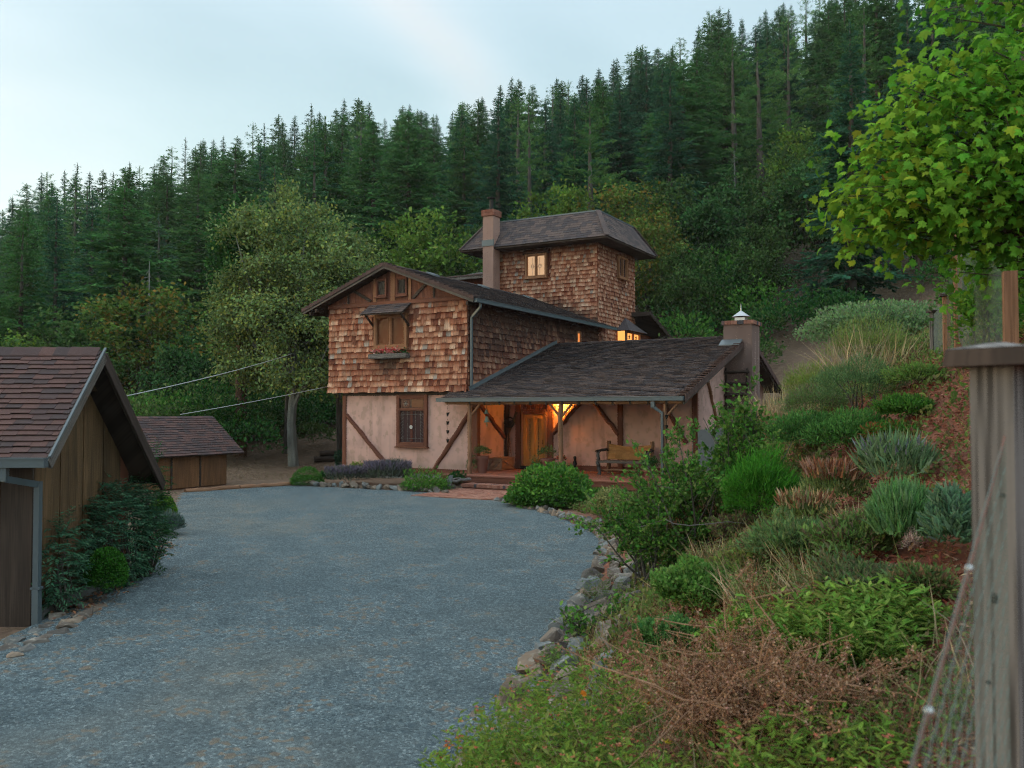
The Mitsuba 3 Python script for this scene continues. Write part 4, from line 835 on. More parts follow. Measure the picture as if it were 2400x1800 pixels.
def spray_mesh(rg, n, rx, ry, h, size, pal, shape='lance', per=7, jit=.2, spread=.5):
    """upright leafy shoots: stems with leaf pairs"""
    a = rg.uniform(0, 2 * np.pi, n); rr = np.sqrt(rg.random(n)); b0 = np.stack([np.cos(a) * rx * rr * .8, np.sin(a) * ry * rr * .8, 0 * a], 1)
    lean = np.stack([np.cos(a) * rr, np.sin(a) * rr, 0 * a], 1) * spread + rg.normal(0, .18, (n, 3)); lean[:, 2] = 1; lean = unit(lean)
    H_ = h * (1 - .35 * rr ** 2) * rg.uniform(.75, 1.1, n)
    ts = np.linspace(.25, 1, per)
    ms = []
    Pp = (b0[:, None] + lean[:, None] * (H_[:, None] * ts)[..., None]).reshape(-1, 3)
    k = len(Pp)
    for sgn in (0, 1):
        az = rg.uniform(0, 2 * np.pi, k); A = np.stack([np.cos(az), np.sin(az), rg.uniform(.1, .8, k)], 1)
        N = np.array([0, 0, 1.]) + rg.normal(0, .3, (k, 3))
        ms.append(leaves(Pp, A, N, size * rg.uniform(.6, 1.2, k), rgb(rg, pal, k, jit), shape))
    return join(ms)
def blades_mesh(rg, n, rx, ry, h, pal, lean=.5, jit=.2, shape='blade', zf=None, wide=1.0):
    a = rg.uniform(0, 2 * np.pi, n); rr = np.sqrt(rg.random(n)); Pp = np.stack([np.cos(a) * rx * rr, np.sin(a) * ry * rr, 0 * a], 1)
    A = np.stack([np.cos(a) * rr, np.sin(a) * rr, 0 * a], 1) * lean + rg.normal(0, .25, (n, 3)); A[:, 2] = 1
    N = np.cross(A, rg.normal(size=(n, 3)))
    return leaves(Pp, A, N, h * rg.uniform(.5, 1.1, n), rgb(rg, pal, n, jit), shape)
def stems_mesh(rg, n, rx, ry, h, r=.012, col=(.05, .04, .03)):
    m = MB()
    for i in range(n):
        a = rg.uniform(0, 6.28); e = np.array([math.cos(a) * rx * .75 * rg.random() ** .5, math.sin(a) * ry * .75 * rg.random() ** .5, h * rg.uniform(.5, .95)])
        b = np.array([rg.normal(0, .06 * rx), rg.normal(0, .06 * ry), -.05]); mid = (b + e) / 2 + rg.normal(0, .08 * h, 3) * (1, 1, .3)
        m.tube([b, mid, e], [r * 1.3, r, r * .5], 5)
    return m
def moved(m, x, y, z, yaw=0.0, s=1.0):
    c, sn = math.cos(yaw), math.sin(yaw); v = m[0] * s
    return (np.stack([v[:, 0] * c - v[:, 1] * sn + x, v[:, 0] * sn + v[:, 1] * c + y, v[:, 2] + z], 1), m[1], m[2])
def plant(name, label, cat, x, y, parts, z=None, group=None):
    """parts: list of (part name, leaf mesh or MB, bsdf)"""
    if z is None: z = float(H(x, y))
    z = max(z, 0) - .02
    K = thing(name, label, cat, group)
    for pn, m, b in parts:
        if pn.endswith('_mass'): kk = newkey(pn, K); labels[kk] = {'kind': 'stuff'}; putleaf(kk, moved(m, x, y, z), b)
        elif isinstance(m, MB): m.put(newkey(pn, K), b, lambda v: v + np.array([x, y, z]))
        else: putleaf(newkey(pn, K), moved(m, x, y, z), b)
    return K
G_DARK = [(.036, .110, .030), (.026, .088, .026), (.055, .135, .036)]
G_MID = [(.072, .190, .034), (.054, .155, .030), (.102, .225, .046)]
G_BRIGHT = [(.115, .270, .036), (.090, .225, .034), (.165, .31, .05)]
G_YEL = [(.20, .25, .06), (.14, .20, .04), (.26, .27, .09)]
G_GREY = [(.115, .165, .125), (.09, .14, .11), (.15, .19, .15)]
G_OLIVE = [(.085, .145, .045), (.065, .120, .038), (.12, .175, .06)]
STRAW = [(.38, .29, .16), (.30, .22, .12), (.45, .36, .22)]
RUST = [(.26, .115, .065), (.20, .085, .05), (.31, .16, .095)]
LAV = [(.145, .118, .155), (.18, .15, .19), (.11, .095, .125)]
BRN = [(.15, .085, .05), (.21, .13, .08), (.11, .065, .042)]

# --- conifers
def conifer(seed, h, r, kind):
    """(trunk MB, crown leaf mesh). kind: fir (dense narrow), doug (broad), pine (tufted open), thin"""
    rg = np.random.default_rng(seed)
    tr = MB(); zz = np.linspace(0, h, 9); wob = np.cumsum(rg.normal(0, .03, (9, 2)), 0) * (h / 25)
    tr.tube(np.stack([wob[:, 0], wob[:, 1], zz], 1), np.interp(zz, [0, h], [h * .014 + .06, .02]), 7)
    z0 = {'fir': .10, 'doug': .16, 'pine': .22, 'thin': .30}[kind] * h
    step = {'fir': .42, 'doug': .52, 'pine': .75, 'thin': .62}[kind]
    Bp, Bd, Bl = [], [], []
    z = z0
    while z < h - .3:
        t = (z - z0) / (h - z0)
        prof = {'fir': (1 - t) ** .92, 'doug': (1 - t) ** .78 * (.75 + .25 * min(1, t * 6)), 'pine': (1 - t) ** .55 * min(1, .45 + 2 * t), 'thin': (1 - t) ** .7 * .8}[kind]
        L0 = r * prof
        nb = {'fir': 7, 'doug': 7, 'pine': 5, 'thin': 5}[kind]
        for i in range(nb):
            L = L0 * rg.uniform(.50, 1.22) + .16
            if rg.random() < .10: L *= .45
            az = rg.uniform(0, 2 * np.pi); el = {'fir': -.18, 'doug': -.22, 'pine': .10, 'thin': -.25}[kind] + .55 * t + rg.normal(0, .10)
            Bp.append((np.interp(z, zz, wob[:, 0]), np.interp(z, zz, wob[:, 1]), z + rg.uniform(-.2, .2))); Bd.append((math.cos(az) * math.cos(el), math.sin(az) * math.cos(el), math.sin(el))); Bl.append(L)
        z += step * (.55 + .6 * (1 - t)) * rg.uniform(.8, 1.2)
    Bp, Bd, Bl = np.array(Bp), np.array(Bd), np.array(Bl)
    spc = {'fir': .42, 'doug': .45, 'pine': .55, 'thin': .55}[kind]
    pal = {'fir': [(.050, .152, .086), (.040, .130, .074), (.064, .175, .095)], 'doug': [(.070, .180, .062), (.056, .155, .060), (.090, .20, .070)], 'pine': [(.105, .21, .078), (.086, .185, .070), (.13, .235, .088)], 'thin': [(.080, .140, .088), (.064, .125, .078), (.095, .16, .096)]}[kind]
    Pl, Al, Nl, Sl, Ci = [], [], [], [], []
    side = unit(np.cross(Bd, (0, 0, 1.0)))
    bt = rg.uniform(.72, 1.28, len(Bp))
    for f in np.arange(.16, 1.02, .085 if kind != 'pine' else .10):
        keep = (Bl * .085 / spc * 2.3 > rg.random(len(Bl)))
        if kind == 'pine': keep &= f > .38
        for sg in (-1, 1, 0):
            k = keep if sg else keep & (f > .8)
            if not k.any(): continue
            nb = int(k.sum())
            p = Bp[k] + Bd[k] * (Bl[k] * f)[:, None]; p[:, 2] -= .10 * Bl[k] * f * f
            p += rg.normal(0, .06, (nb, 3))
            a = Bd[k] * .75 + side[k] * sg * .8 + rg.normal(0, .28, (nb, 3)); a[:, 2] -= .18 if kind != 'pine' else -.35
            Pl.append(p); Al.append(a); Nl.append(np.array([0, 0, 1.]) + rg.normal(0, .5, (nb, 3))); Sl.append((.34 + .30 * Bl[k] / r * (1 - f * .45)) * rg.uniform(.7, 1.35, nb) * (r / 3.2) ** .5 * 1.15 * (.5 + .5 * np.clip((h - p[:, 2]) / (h * .55), 0, 1))); Ci.append(bt[k])
    # leader tip
    nt = 26; tt = rg.random(nt); p = np.stack([0 * tt + wob[-1, 0], 0 * tt + wob[-1, 1], h - 2.2 * (1 - tt) + .1], 1); az = rg.uniform(0, 6.28, nt)
    Pl.append(p); Al.append(np.stack([np.cos(az), np.sin(az), .5 + tt * 2], 1)); Nl.append(rg.normal(size=(nt, 3))); Sl.append(.35 * (1.15 - .6 * tt)); Ci.append(np.ones(nt))
    Pl, Al, Nl, Sl, Ci = map(np.concatenate, (Pl, Al, Nl, Sl, Ci))
    col = rgb(rg, pal, len(Pl), .16) * Ci[:, None] * (rg.uniform(.62, 1.12) * np.array([rg.uniform(.85, 1.25), 1, rg.uniform(.8, 1.15)]))
    return tr, leaves(Pl, Al, Nl, Sl, np.clip(col, .003, .5), 'tuft' if kind == 'pine' else 'frond')
LEAF['frond'] = ([(0, 0, 0), (-.26, .38, -.05), (-.05, .55, .02), (-.20, .82, -.08), (0, 1.05, -.06), (.18, .78, -.08), (.05, .5, .02), (.28, .42, -.05)], [(0, 2, 1), (0, 7, 6), (2, 4, 3), (6, 5, 4), (0, 6, 2), (2, 6, 4)])
LEAF['tuft'] = ([(0, 0, 0), (-.36, .62, .02), (-.22, .74, .10), (-.07, 1.0, -.06), (.08, .98, .12), (.24, .76, -.02), (.36, .58, .10)], [(0, 2, 1), (0, 4, 3), (0, 6, 5)])

def broadleaf(seed, h, rx, rz, n, size, pal, trunk_h, limbs=7, tr_r=.16, shape='diamond', clusters=60, spread=.16, lobes=None, tk=0, lowest=.55):
    """a tree with a forked trunk and a crown of leaf clusters"""
    rg = np.random.default_rng(seed); tr = MB()
    top = np.array([rg.normal(0, .2), rg.normal(0, .2), trunk_h])
    tr.tube([(0, 0, -.1), (rg.normal(0, .06), rg.normal(0, .06), trunk_h * .5), top], [tr_r * 1.25, tr_r, tr_r * .85], 9, uv=(0, tk))
    cz = h - rz
    cen = []
    for i in range(clusters):
        d = sphere_dirs(rg, 1)[0]; q = rg.random() ** .42
        lm = 1 + .45 * (meshkit.fbm(d[None] * 1.5 + seed, 3, 2)[0] - .5) * 2
        cen.append(np.array([0, 0, cz]) + d * q * lm * np.array([rx, rx, rz]) * .88)
    cen = np.array(cen); cen[:, 2] = np.maximum(cen[:, 2], trunk_h * lowest)
    for i in range(limbs):
        c = cen[rg.integers(len(cen))]; s = top * rg.uniform(.6, 1.0); mid = s * .45 + c * .55 + (0, 0, -.25) + rg.normal(0, .15, 3)
        tr.tube([s, s * .7 + mid * .3 + (0, 0, .25), mid, c], [tr_r * .55, tr_r * .42, tr_r * .28, tr_r * .08], 6, uv=(0, tk))
        for j in range(4):
            c2 = cen[np.argsort(np.linalg.norm(cen - mid, axis=1))[rg.integers(1, min(16, len(cen)))]]
            tr.tube([mid, (mid + c2) / 2 + rg.normal(0, .15, 3), c2], [tr_r * .2, tr_r * .13, tr_r * .04], 5, uv=(0, tk))
    k = rg.integers(0, len(cen), n); r = np.abs(rg.normal(0, 1, n)) ** .8 * spread * rx * 1.35; d = sphere_dirs(rg, n)
    Pp = cen[k] + d * r[:, None] * np.array([1, 1, .75])
    ctr = np.array([0, 0, cz]); od = unit(Pp - ctr)
    A = od * .5 + rg.normal(0, .6, (n, 3)); A[:, 2] -= .15
    N = np.array([0, 0, .9]) + od * .6 + rg.normal(0, .5, (n, 3))
    ctone = rg.uniform(.72, 1.28, len(cen))
    col = rgb(rg, pal, n, .2) * ctone[k][:, None]
    return tr, leaves(Pp, A, N, size * rg.uniform(.65, 1.3, n), np.clip(col, .003, .7), shape)

# --- prototypes of the forest trees
def proto(gid, tr, cr, bsdf='m_leaf'):
    v, f, u = tr.done()
    scene[gid] = {'type': 'shapegroup', 'trunk': mikit.ply((v, f), 'm_bark', uv=u), 'crown': mikit.ply((cr[0], cr[1]), bsdf, color=cr[2])}
PROTO = {}
for i, (kd, h, r) in enumerate((('fir', 22, 3.0), ('fir', 20, 2.5), ('fir', 24, 3.3), ('fir', 21, 2.8), ('doug', 24, 4.0), ('doug', 22, 4.4), ('doug', 20, 3.8), ('doug', 23, 4.6), ('pine', 24, 3.6), ('pine', 22, 3.2), ('thin', 22, 2.2), ('thin', 20, 2.5))):
    g = f'group_{kd}_{i}'; proto(g, *conifer(100 + i, h, r, kd)); PROTO.setdefault(kd, []).append((g, h))
for i, (nm, pal, h) in enumerate((('oak', [(.066, .130, .040), (.052, .110, .036), (.085, .150, .05)], 10), ('oak', [(.055, .135, .045), (.045, .115, .04), (.075, .155, .055)], 9), ('madrone', [(.10, .17, .036), (.08, .145, .032), (.22, .16, .04), (.13, .18, .05)], 11), ('ash', [(.13, .23, .042), (.105, .20, .04), (.17, .25, .05)], 10))):
    g = f'group_{nm}_{i}'; proto(g, *broadleaf(200 + i, h, h * .34, h * .40, 5200, .30, pal, h * .30, 6, .15, 'diamond', 55, .17)); PROTO.setdefault(nm, []).append((g, h))
# a dead grey snag
sn = MB(); sn.tube([(0, 0, 0), (.1, 0, 7), (0, .1, 15)], [.2, .14, .03], 7, uv=(0, 1)); rg = np.random.default_rng(3)
for i in range(46):
    z = rg.uniform(4, 14.5); a = rg.uniform(0, 6.28); L = rg.uniform(.6, 1.9) * (1.2 - z / 17); sn.tube([(0, 0, z), (math.cos(a) * L * .6, math.sin(a) * L * .6, z - .1), (math.cos(a) * L, math.sin(a) * L, z - .4)], [.035, .022, .007], 4, uv=(0, 1))
v, f, u = sn.done(); SNAG = (v, f, u)

# --- where the forest stands
fr_ = np.random.default_rng(77)
SKX = [-200, 0, 40, 130, 200, 270, 330, 390, 450, 560, 640, 700, 780, 840, 880, 960, 1000, 1040, 1110, 1180, 1230, 1300, 1350, 1400, 1440, 1500, 1560, 1620, 1750, 2212, 2500]
SKY_ = [470, 425, 392, 335, 352, 330, 335, 285, 275, 250, 212, 205, 200, 245, 205, 232, 198, 185, 150, 158, 148, 132, 100, 58, 95, 22, 0, 10, -40, -220, -300]
def ridge_limit(x, y): return 2.7 + (887 - np.interp(1106 + 1915 * x / y, SKX, SKY_)) * y / 1915
trees = []
def try_tree(x, y, kd, sp, hmin, hmax, sky=False):
    for (a, b, c, d) in trees:
        if (a - x) ** 2 + (b - y) ** 2 < sp * sp: return False
    z = float(H(x, y)); lim = float(ridge_limit(x, y)) - z
    h = fr_.uniform(hmin, hmax)
    if sky: h = lim * fr_.uniform(.90, 1.0)
    else: h = min(h, lim * fr_.uniform(.84, .96))
    if h < 6 or h > 36: return False
    trees.append((x, y, h, kd)); return True
def kind_pick(): return fr_.choice(['fir', 'doug', 'pine', 'thin'], p=[.40, .42, .14, .04])
# hand placed trees the picture shows
def at(px, depth): return (px - 1106) * depth / 1915, depth
for px, dep, kd, h in ((265, 62, 'doug', 18.5), (120, 66, 'fir', 20), (40, 60, 'doug', 18), (420, 82, 'doug', 26), (700, 78, 'doug', 24), (190, 74, 'fir', 19), (340, 70, 'thin', 16), (880, 84, 'doug', 22), (1275, 74, 'pine', 19), (1340, 92, 'fir', 25),
                       (1590, 96, 'pine', 24), (1480, 84, 'doug', 24), (1710, 92, 'pine', 25), (1800, 110, 'doug', 26), (1640, 118, 'fir', 28), (1000, 96, 'doug', 24), (1120, 108, 'pine', 24), (1180, 100, 'fir', 22), (560, 88, 'fir', 24), (1900, 88, 'doug', 26), (2030, 76, 'fir', 22), (1400, 110, 'fir', 26)):
    x, y = at(px, dep); try_tree(x, y, kd, 1, h, h + .1)
for px, dep, kd, h in ((325, 56, 'madrone', 11), (935, 66, 'ash', 12), (860, 70, 'ash', 11), (1350, 66, 'madrone', 11), (1005, 68, 'oak', 10), (1090, 62, 'oak', 9), (1210, 72, 'ash', 11), (1400, 61, 'madrone', 9), (1460, 70, 'oak', 9), (1540, 66, 'oak', 8.5), (1600, 70, 'oak', 9), (1690, 66, 'oak', 10), (1780, 62, 'oak', 10.5), (1880, 60, 'oak', 10), (1990, 56, 'oak', 9), (2100, 52, 'oak', 9), (1730, 75, 'ash', 10), (60, 54, 'ash', 7.5), (150, 50, 'oak', 8), (470, 58, 'oak', 9), (560, 52, 'madrone', 8), (810, 58, 'oak', 9.5), (740, 56, 'oak', 9), (1500, 57, 'oak', 6.5), (1640, 58, 'oak', 6.5), (20, 47, 'oak', 6), (380, 49, 'oak', 6.5)):
    x, y = at(px, dep); try_tree(x, y, kd, 1, h, h + .1)
n_hand = len(trees)
for px in range(-60, 1800, 27):     # along the ridge
    for _ in range(6):
        x, y = at(px + fr_.uniform(-11, 11), fr_.uniform(168, 205))
        if try_tree(x, y, fr_.choice(['fir', 'fir', 'doug', 'doug', 'thin', 'pine', 'fir']), 5.0, 0, 0, True): break
tries = 0
while len(trees) < 305 and tries < 9000:
    tries += 1
    y = 50 + 150 * fr_.random() ** .75; px = fr_.uniform(-80, 2290)
    x = (px - 1106) * y / 1915
    if y < 76 and 1640 < px < 1760: continue
    if y < 62 and 560 < px < 1800: continue
    if px > 2080 and y < 60: continue
    if y > 150 and px > 1850: continue
    try_tree(x, y, kind_pick(), 5.2 + .022 * y, 15 + .03 * y, 24 + .04 * y)
NM = {'fir': ('fir_tree', 'dark narrow fir', 'conifers of the hillside forest'), 'doug': ('broad_fir_tree', 'broad drooping fir', 'conifers of the hillside forest'), 'pine': ('pine_tree', 'tufted open pine', 'conifers of the hillside forest'), 'thin': ('thin_fir_tree', 'thin sparse fir', 'conifers of the hillside forest'),
      'oak': ('oak_tree', 'rounded olive green oak', 'broadleaf trees at the foot of the forest'), 'madrone': ('madrone_tree', 'orange tinged madrone', 'broadleaf trees at the foot of the forest'), 'ash': ('ash_tree', 'yellow green broadleaf tree', 'broadleaf trees at the foot of the forest')}
ORD = ['first', 'second', 'third', 'fourth', 'fifth', 'sixth', 'seventh', 'eighth', 'ninth', 'tenth', 'eleventh', 'twelfth', 'thirteenth', 'fourteenth', 'fifteenth', 'sixteenth', 'seventeenth', 'eighteenth', 'nineteenth', 'twentieth']
ZONES = [(250, 'above the garage'), (520, 'left of the big tree'), (820, 'behind the big tree'), (1060, 'above the gable'), (1400, 'above the tower'), (1660, 'right of the tower'), (1900, 'above the end chimney'), (9999, 'behind the maple')]
def zone(px): return next(n for lim, n in ZONES if px < lim)
def rank_of(y, x, h): 
    return 'front' if y < 75 else 'lower' if y < 105 else 'middle' if y < 150 else 'ridge'
bins = {}
for t in trees:
    px = 1106 + 1915 * t[0] / t[1]; bins.setdefault((t[3], zone(px), rank_of(t[1], t[0], t[2])), []).append((px, t))
for (kd, zn, rk), lst in bins.items():
    lst.sort(key=lambda q: q[0])
    for i, (px, (x, y, h, _)) in enumerate(lst):
        g, h0 = PROTO[kd][int(fr_.integers(len(PROTO[kd])))]
        nm, desc, grp = NM[kd]
        which = '' if len(lst) == 1 else (f', {ORD[i]} from left' if i < len(ORD) else ', far right')
        K = thing(nm, f'{desc} in the {rk} row {zn}{which}', 'tree', grp)
        s = h / h0; sw = s * fr_.uniform(.9, 1.15) if kd in ('oak', 'madrone', 'ash') else (s ** .6) * fr_.uniform(1.05, 1.65)
        scene[K] = {'type': 'instance', 'to_world': T().translate([x, y, float(H(x, y)) - .3]).rotate([0, 0, 1], fr_.uniform(0, 360)).scale([sw, sw, s]), 'sg': {'type': 'ref', 'id': g}}
for i, (px, dep, s) in enumerate(((1905, 66, .62), (1862, 70, .5), (1590, 78, .6), (318, 58, .8))):
    x, y = at(px, dep); K = thing('dead_tree', ('bare grey dead tree with short broken twigs before the oaks behind the maple', 'thinner bare dead tree left of the other, before the oaks', 'bare pale dead tree among the trees right of the tower', 'bare straight grey trunk between the left shed and the madrone')[i], 'tree')
    v = SNAG[0] * (s, s, s) + (x, y, float(H(x, y)) - .2); scene[newkey('trunk', K)] = mikit.ply((v, SNAG[1]), 'm_bark', uv=SNAG[2])
# underbrush of the forest floor, one mass
ub = []; rg = np.random.default_rng(9)
for i in range(640):
    y = 46 + 120 * rg.random() ** 1.1; px = rg.uniform(-60, 2280)
    if i % 6 == 0: y, px = rg.uniform(39.5, 56), rg.uniform(180, 700); x = (px - 1106) * y / 1915
    if y < 74 and 1640 < px < 1760 and rg.random() < .85: continue
    if y < 57 and 700 < px < 1420: continue
    if y < 45.5 and 540 < px < 730: continue
    if i % 7 == 1: y, px = rg.uniform(52, 78), rg.uniform(1420, 1650)
    x = (px - 1106) * y / 1915; s = rg.uniform(1.2, 3.0) * (.7 + y / 150)
    ub.append(moved(bush_mesh(rg, int(260 * max(1, min(4, (75 / y) ** 2))), s * .8, s * .8, s * rg.uniform(.8, 1.5), .24 * s ** .5 * min(1, max(.45, y / 80)), (G_DARK, G_OLIVE, G_DARK, G_MID, G_OLIVE)[i % 5], 'diamond', .5), x, y, float(H(x, y)) - .2))
putleaf('underbrush', join(ub), label='dark green underbrush covering the forest floor', kind='stuff')

# --- the big grey green broadleaf tree left of the house
tr, cr = broadleaf(301, 12.6, 4.6, 5.4, 70000, .150, [(.165, .245, .092), (.138, .21, .078), (.205, .285, .118), (.26, .30, .075)], 4.0, 16, .21, 'oval', 210, .105, tk=1, lowest=.98)
cr = (cr[0] * (1.06, .80, 1.05), cr[1], cr[2]); q = tr.v
plant('broadleaf_tree', 'big grey green broadleaf tree standing left of the shingled gable', 'tree', -10.25, 41.7, [('trunk', tr, 'm_bark'), ('crown', cr, 'm_gloss')])
for i, (x, y, h, k) in enumerate(((-14.0, 46, 10, 0), (-11.3, 44.5, 8, 0), (-13.2, 43.2, 12, 2), (-8.6, 44.5, 7.0, 0))):
    m = MB().tube([(0, 0, -.2), (.15 - .1 * i, .1, h * .5), (.1, 0, h)], [.17, .13, .05] if k == 0 else [.3, .24, .08], 8, uv=(0, k))
    rg = np.random.default_rng(40 + i); cr = bush_mesh(rg, 2600, 2.0, 2.0, h * .55, .26, G_DARK, 'diamond', .5, .3, base=h * .5)
    plant('woodland_tree', ('slim bare stemmed tree behind the grey green tree, at its left', 'slender leaning tree directly behind the grey green tree', 'tall tree with a thick reddish trunk behind the small shed', 'dark leafy tree close to the left corner of the house')[i], 'tree', x, y, [('trunk', m, 'm_bark'), ('crown', cr, 'm_leaf')])

# ---------------------------------------------------------------- left sheds
SH = thing('garage', 'brown plywood garage with a steep tabbed roof at the left edge', 'shed')
part(SH, 'foundation', MB().box(-14, -6.12, 11.42, 14.25, -.4, .16), 'm_concrete', None)
gw = Polygon([(11.40, .161), (14.25, .161), (14.25, 1.72), (12.45, 3.36), (11.40, 2.33)])
part(SH, 'gable_wall', prism(gw, lambda a, b, c: (-6.35 + c, a, b), .20), 'm_wood', None)
def shedpanel(y0, y1, k):
    zt = lambda y: min(3.36 - .98 * (12.45 - y) if y < 12.45 else 3.36 - .91 * (y - 12.45), 9) - .03
    pts = [(y0, .17), (y1, .17), (y1, zt(y1))] + ([(12.45, zt(12.45))] if y0 < 12.45 < y1 else []) + [(y0, zt(y0))]
    m = prism(Polygon(pts), lambda a, b, c: (-6.149 + c, a, b), .022)
    v, f, u = m.done(); uu = np.stack([v[:, 2] + k * 3.1, 10 * W['ply'] + 1 + (v[:, 1] - y0)], 1); r = MB(); r.raw(v, f, uu); return r
for k, (a, b) in enumerate(((11.41, 12.04), (12.07, 12.68), (12.71, 13.30), (13.33, 13.90))): part(SH, 'panel', shedpanel(a, b, k), 'm_wood', None)
part(SH, 'cross_beam', MB().box(-6.12, -6.06, 12.3, 13.25, 2.98, 3.10, wood=W['ply'], axis=1), 'm_wood', None)
part(SH, 'wall', MB().box(-14, -6.36, 11.40, 11.60, -.2, 2.2, wood=W['brownply'], axis=2), 'm_wood', None)
for k in range(3): part(SH, 'door_panel', MB().box(-7.42 - .9 * k, -6.55 - .9 * k, 11.365, 11.399, .0, 2.1, wood=W['brownply'], axis=2), 'm_wood', None)
part(SH, 'corner_board', MB().box(-6.53, -6.128, 11.36, 11.399, -.05, 2.2, wood=W['dark'], axis=2), 'm_wood', None)
XE = -5.75
R1 = part(SH, 'roof', slab((-14, 11.0, 2.11), (XE, 11.0, 2.11), (XE, 12.45, 3.545), (-14, 12.45, 3.545), .07, wood=W['dark']), 'm_wood', None)
R2 = part(SH, 'roof', slab((-14, 12.45, 3.545), (XE, 12.45, 3.545), (XE, 14.63, 1.56), (-14, 14.63, 1.56), .07, wood=W['dark']), 'm_wood', None)
L1 = math.hypot(1.45, 1.435)
tb = roof_slabs((-8.6, 10.985, 2.10), (1, 0, 0), (0, 1.45 / L1, 1.435 / L1), 21, L1 / 21, .22, 91, 1, lift=.012, th=.010, clip=lambda t: (0, XE + 8.6))
pieces(R1, 'roof_tab', tb, 'm_toned', None)
pieces(R1, 'ridge_cap', [MB().hexa([(-8.6 + i * .2, 12.33, 3.46), (-8.6 + i * .2, 12.45, 3.58), (-8.6 + i * .2, 12.45, 3.60), (-8.6 + i * .2, 12.33, 3.48), (-8.39 + i * .2, 12.33, 3.45), (-8.39 + i * .2, 12.45, 3.57), (-8.39 + i * .2, 12.45, 3.59), (-8.39 + i * .2, 12.33, 3.47)], uv=(rnd.random(), 1)) for i in range(14)], 'm_toned', None)
part(SH, 'bargeboard', MB().beam((XE + .01, 11.0, 2.03), (XE + .01, 12.45, 3.46), .045, .14, wood=W['grey']), 'm_wood', None)
part(SH, 'bargeboard', MB().beam((XE + .01, 14.63, 1.46), (XE + .01, 12.45, 3.45), .045, .17, wood=W['dark']), 'm_wood', None)
part(SH, 'drip_edge', MB().beam((XE + .035, 10.98, 2.125), (XE + .035, 12.45, 3.575), .03, .03, uv=(0, 0)), 'm_flashing', None)
part(SH, 'soffit', slab((-6.1, 11.02, 2.03), (XE - .02, 11.02, 2.03), (XE - .02, 12.45, 3.45), (-6.1, 12.45, 3.45), .02, wood=W['dark']), 'm_wood', None)
part(SH, 'gutter', gutter_u(MB(), (-14, 10.93, 2.0), (XE + .02, 10.93, 2.0), .11, .10), 'm_gutter', None)
dp = MB(); dp.box(-6.30, -6.21, 10.90, 10.98, 1.83, 2.0); dp.beam((-6.255, 10.94, 1.86), (-6.02, 11.30, 1.76), .07, .08, uv=(0, 0)); dp.beam((-6.02, 11.30, 1.80), (-6.02, 11.30, .45), .085, .07, up=(1, 0, 0), uv=(0, 0)); dp.beam((-6.02, 11.30, .46), (-6.0, 11.27, -.02), .095, .08, up=(1, 0, 0), uv=(0, 0)); dp.box(-6.08, -5.96, 11.25, 11.35, .44, .47)
part(SH, 'downpipe', dp, 'm_gutter', None, label='grey downpipe at the garage corner')

S2 = thing('garden_shed', 'low small shed with a reddish brown tabbed roof behind the garage', 'shed')
part(S2, 'wall', MB().box(-8.9, -6.95, -13, -5.30, -.3, 1.22, wood=W['brownply'], axis=1), 'm_wood')
for k in range(4): part(S2, 'panel', MB().box(-6.949, -6.925, -6.50 - 1.22 * k, -5.33 - 1.22 * k, .06, 1.20, wood=W['amber'], axis=2), 'm_wood')
for k in range(4): part(S2, 'batten', MB().box(-6.924, -6.90, -6.56 - 1.22 * k, -6.50 - 1.22 * k, .06, 1.20, wood=W['dark']), 'm_wood')
RS = part(S2, 'roof', slab((-6.55, -13.4, 1.18), (-6.55, -4.88, 1.18), (-8.2, -4.88, 2.50), (-8.2, -13.4, 2.50), .06, wood=W['dark']), 'm_wood')
part(S2, 'roof', slab((-8.2, -13.4, 2.50), (-8.2, -4.88, 2.50), (-9.5, -4.88, 1.4), (-9.5, -13.4, 1.4), .06, wood=W['dark']), 'm_wood')
L2 = math.hypot(1.65, 1.32)
pieces(RS, 'roof_tab', roof_slabs((-6.53, -9.9, 1.17), (0, 1, 0), (-1.65 / L2, 0, 1.32 / L2), 17, L2 / 17, .24, 93, 1, clip=lambda t: (0, 5.04)), 'm_toned')
gp2 = Polygon([(-8.9, 1.2), (-6.95, 1.2), (-8.2, 2.42)]); part(S2, 'gable', prism(gp2, lambda a, b, c: (a, -5.5 + c, b), .19), 'm_wood')

# ---------------------------------------------------------------- stones
def rock(rg, sx, sy, sz, n=20):
    p = unit(rg.normal(size=(n, 3))) * rg.uniform(.78, 1.05, (n, 1)); p = p * (sx, sy, sz); p[:, 2] = np.maximum(p[:, 2], -sz * .6)
    h = ConvexHull(p); tm = trimesh.Trimesh(p, h.simplices, process=False); trimesh.repair.fix_normals(tm); return tm
def chamfer_rock(rg, sx, sy, sz):
    tm = rock(rg, sx, sy, sz, 13); tm = trimesh.Trimesh(tm.vertices, tm.faces, process=True); v = tm.vertices
    tm2 = tm.subdivide().subdivide(); s_ = max(sx, sz); q = np.array(tm2.vertices); o_ = rg.uniform(0, 90, 3); nrm_ = unit(q)
    q = q + nrm_ * (s_ * .30 * (meshkit.fbm(q / s_ * 2.6 + o_, 4, 3) - .5))[:, None]; tm2.vertices = q; return tm2
bx, by = np.array(COURT.exterior.coords)[:, 0], np.array(COURT.exterior.coords)[:, 1]
def walk_line(pts, step_fn):
    ln = LineString(pts); s = 0
    while s < ln.length: p = ln.interpolate(s); q = ln.interpolate(min(s + .05, ln.length)); q0 = ln.interpolate(max(s - .05, 0)); t = np.array([q.x - q0.x, q.y - q0.y]); t /= np.linalg.norm(t) + 1e-9; yield s, np.array([p.x, p.y]), t; s += step_fn(s)
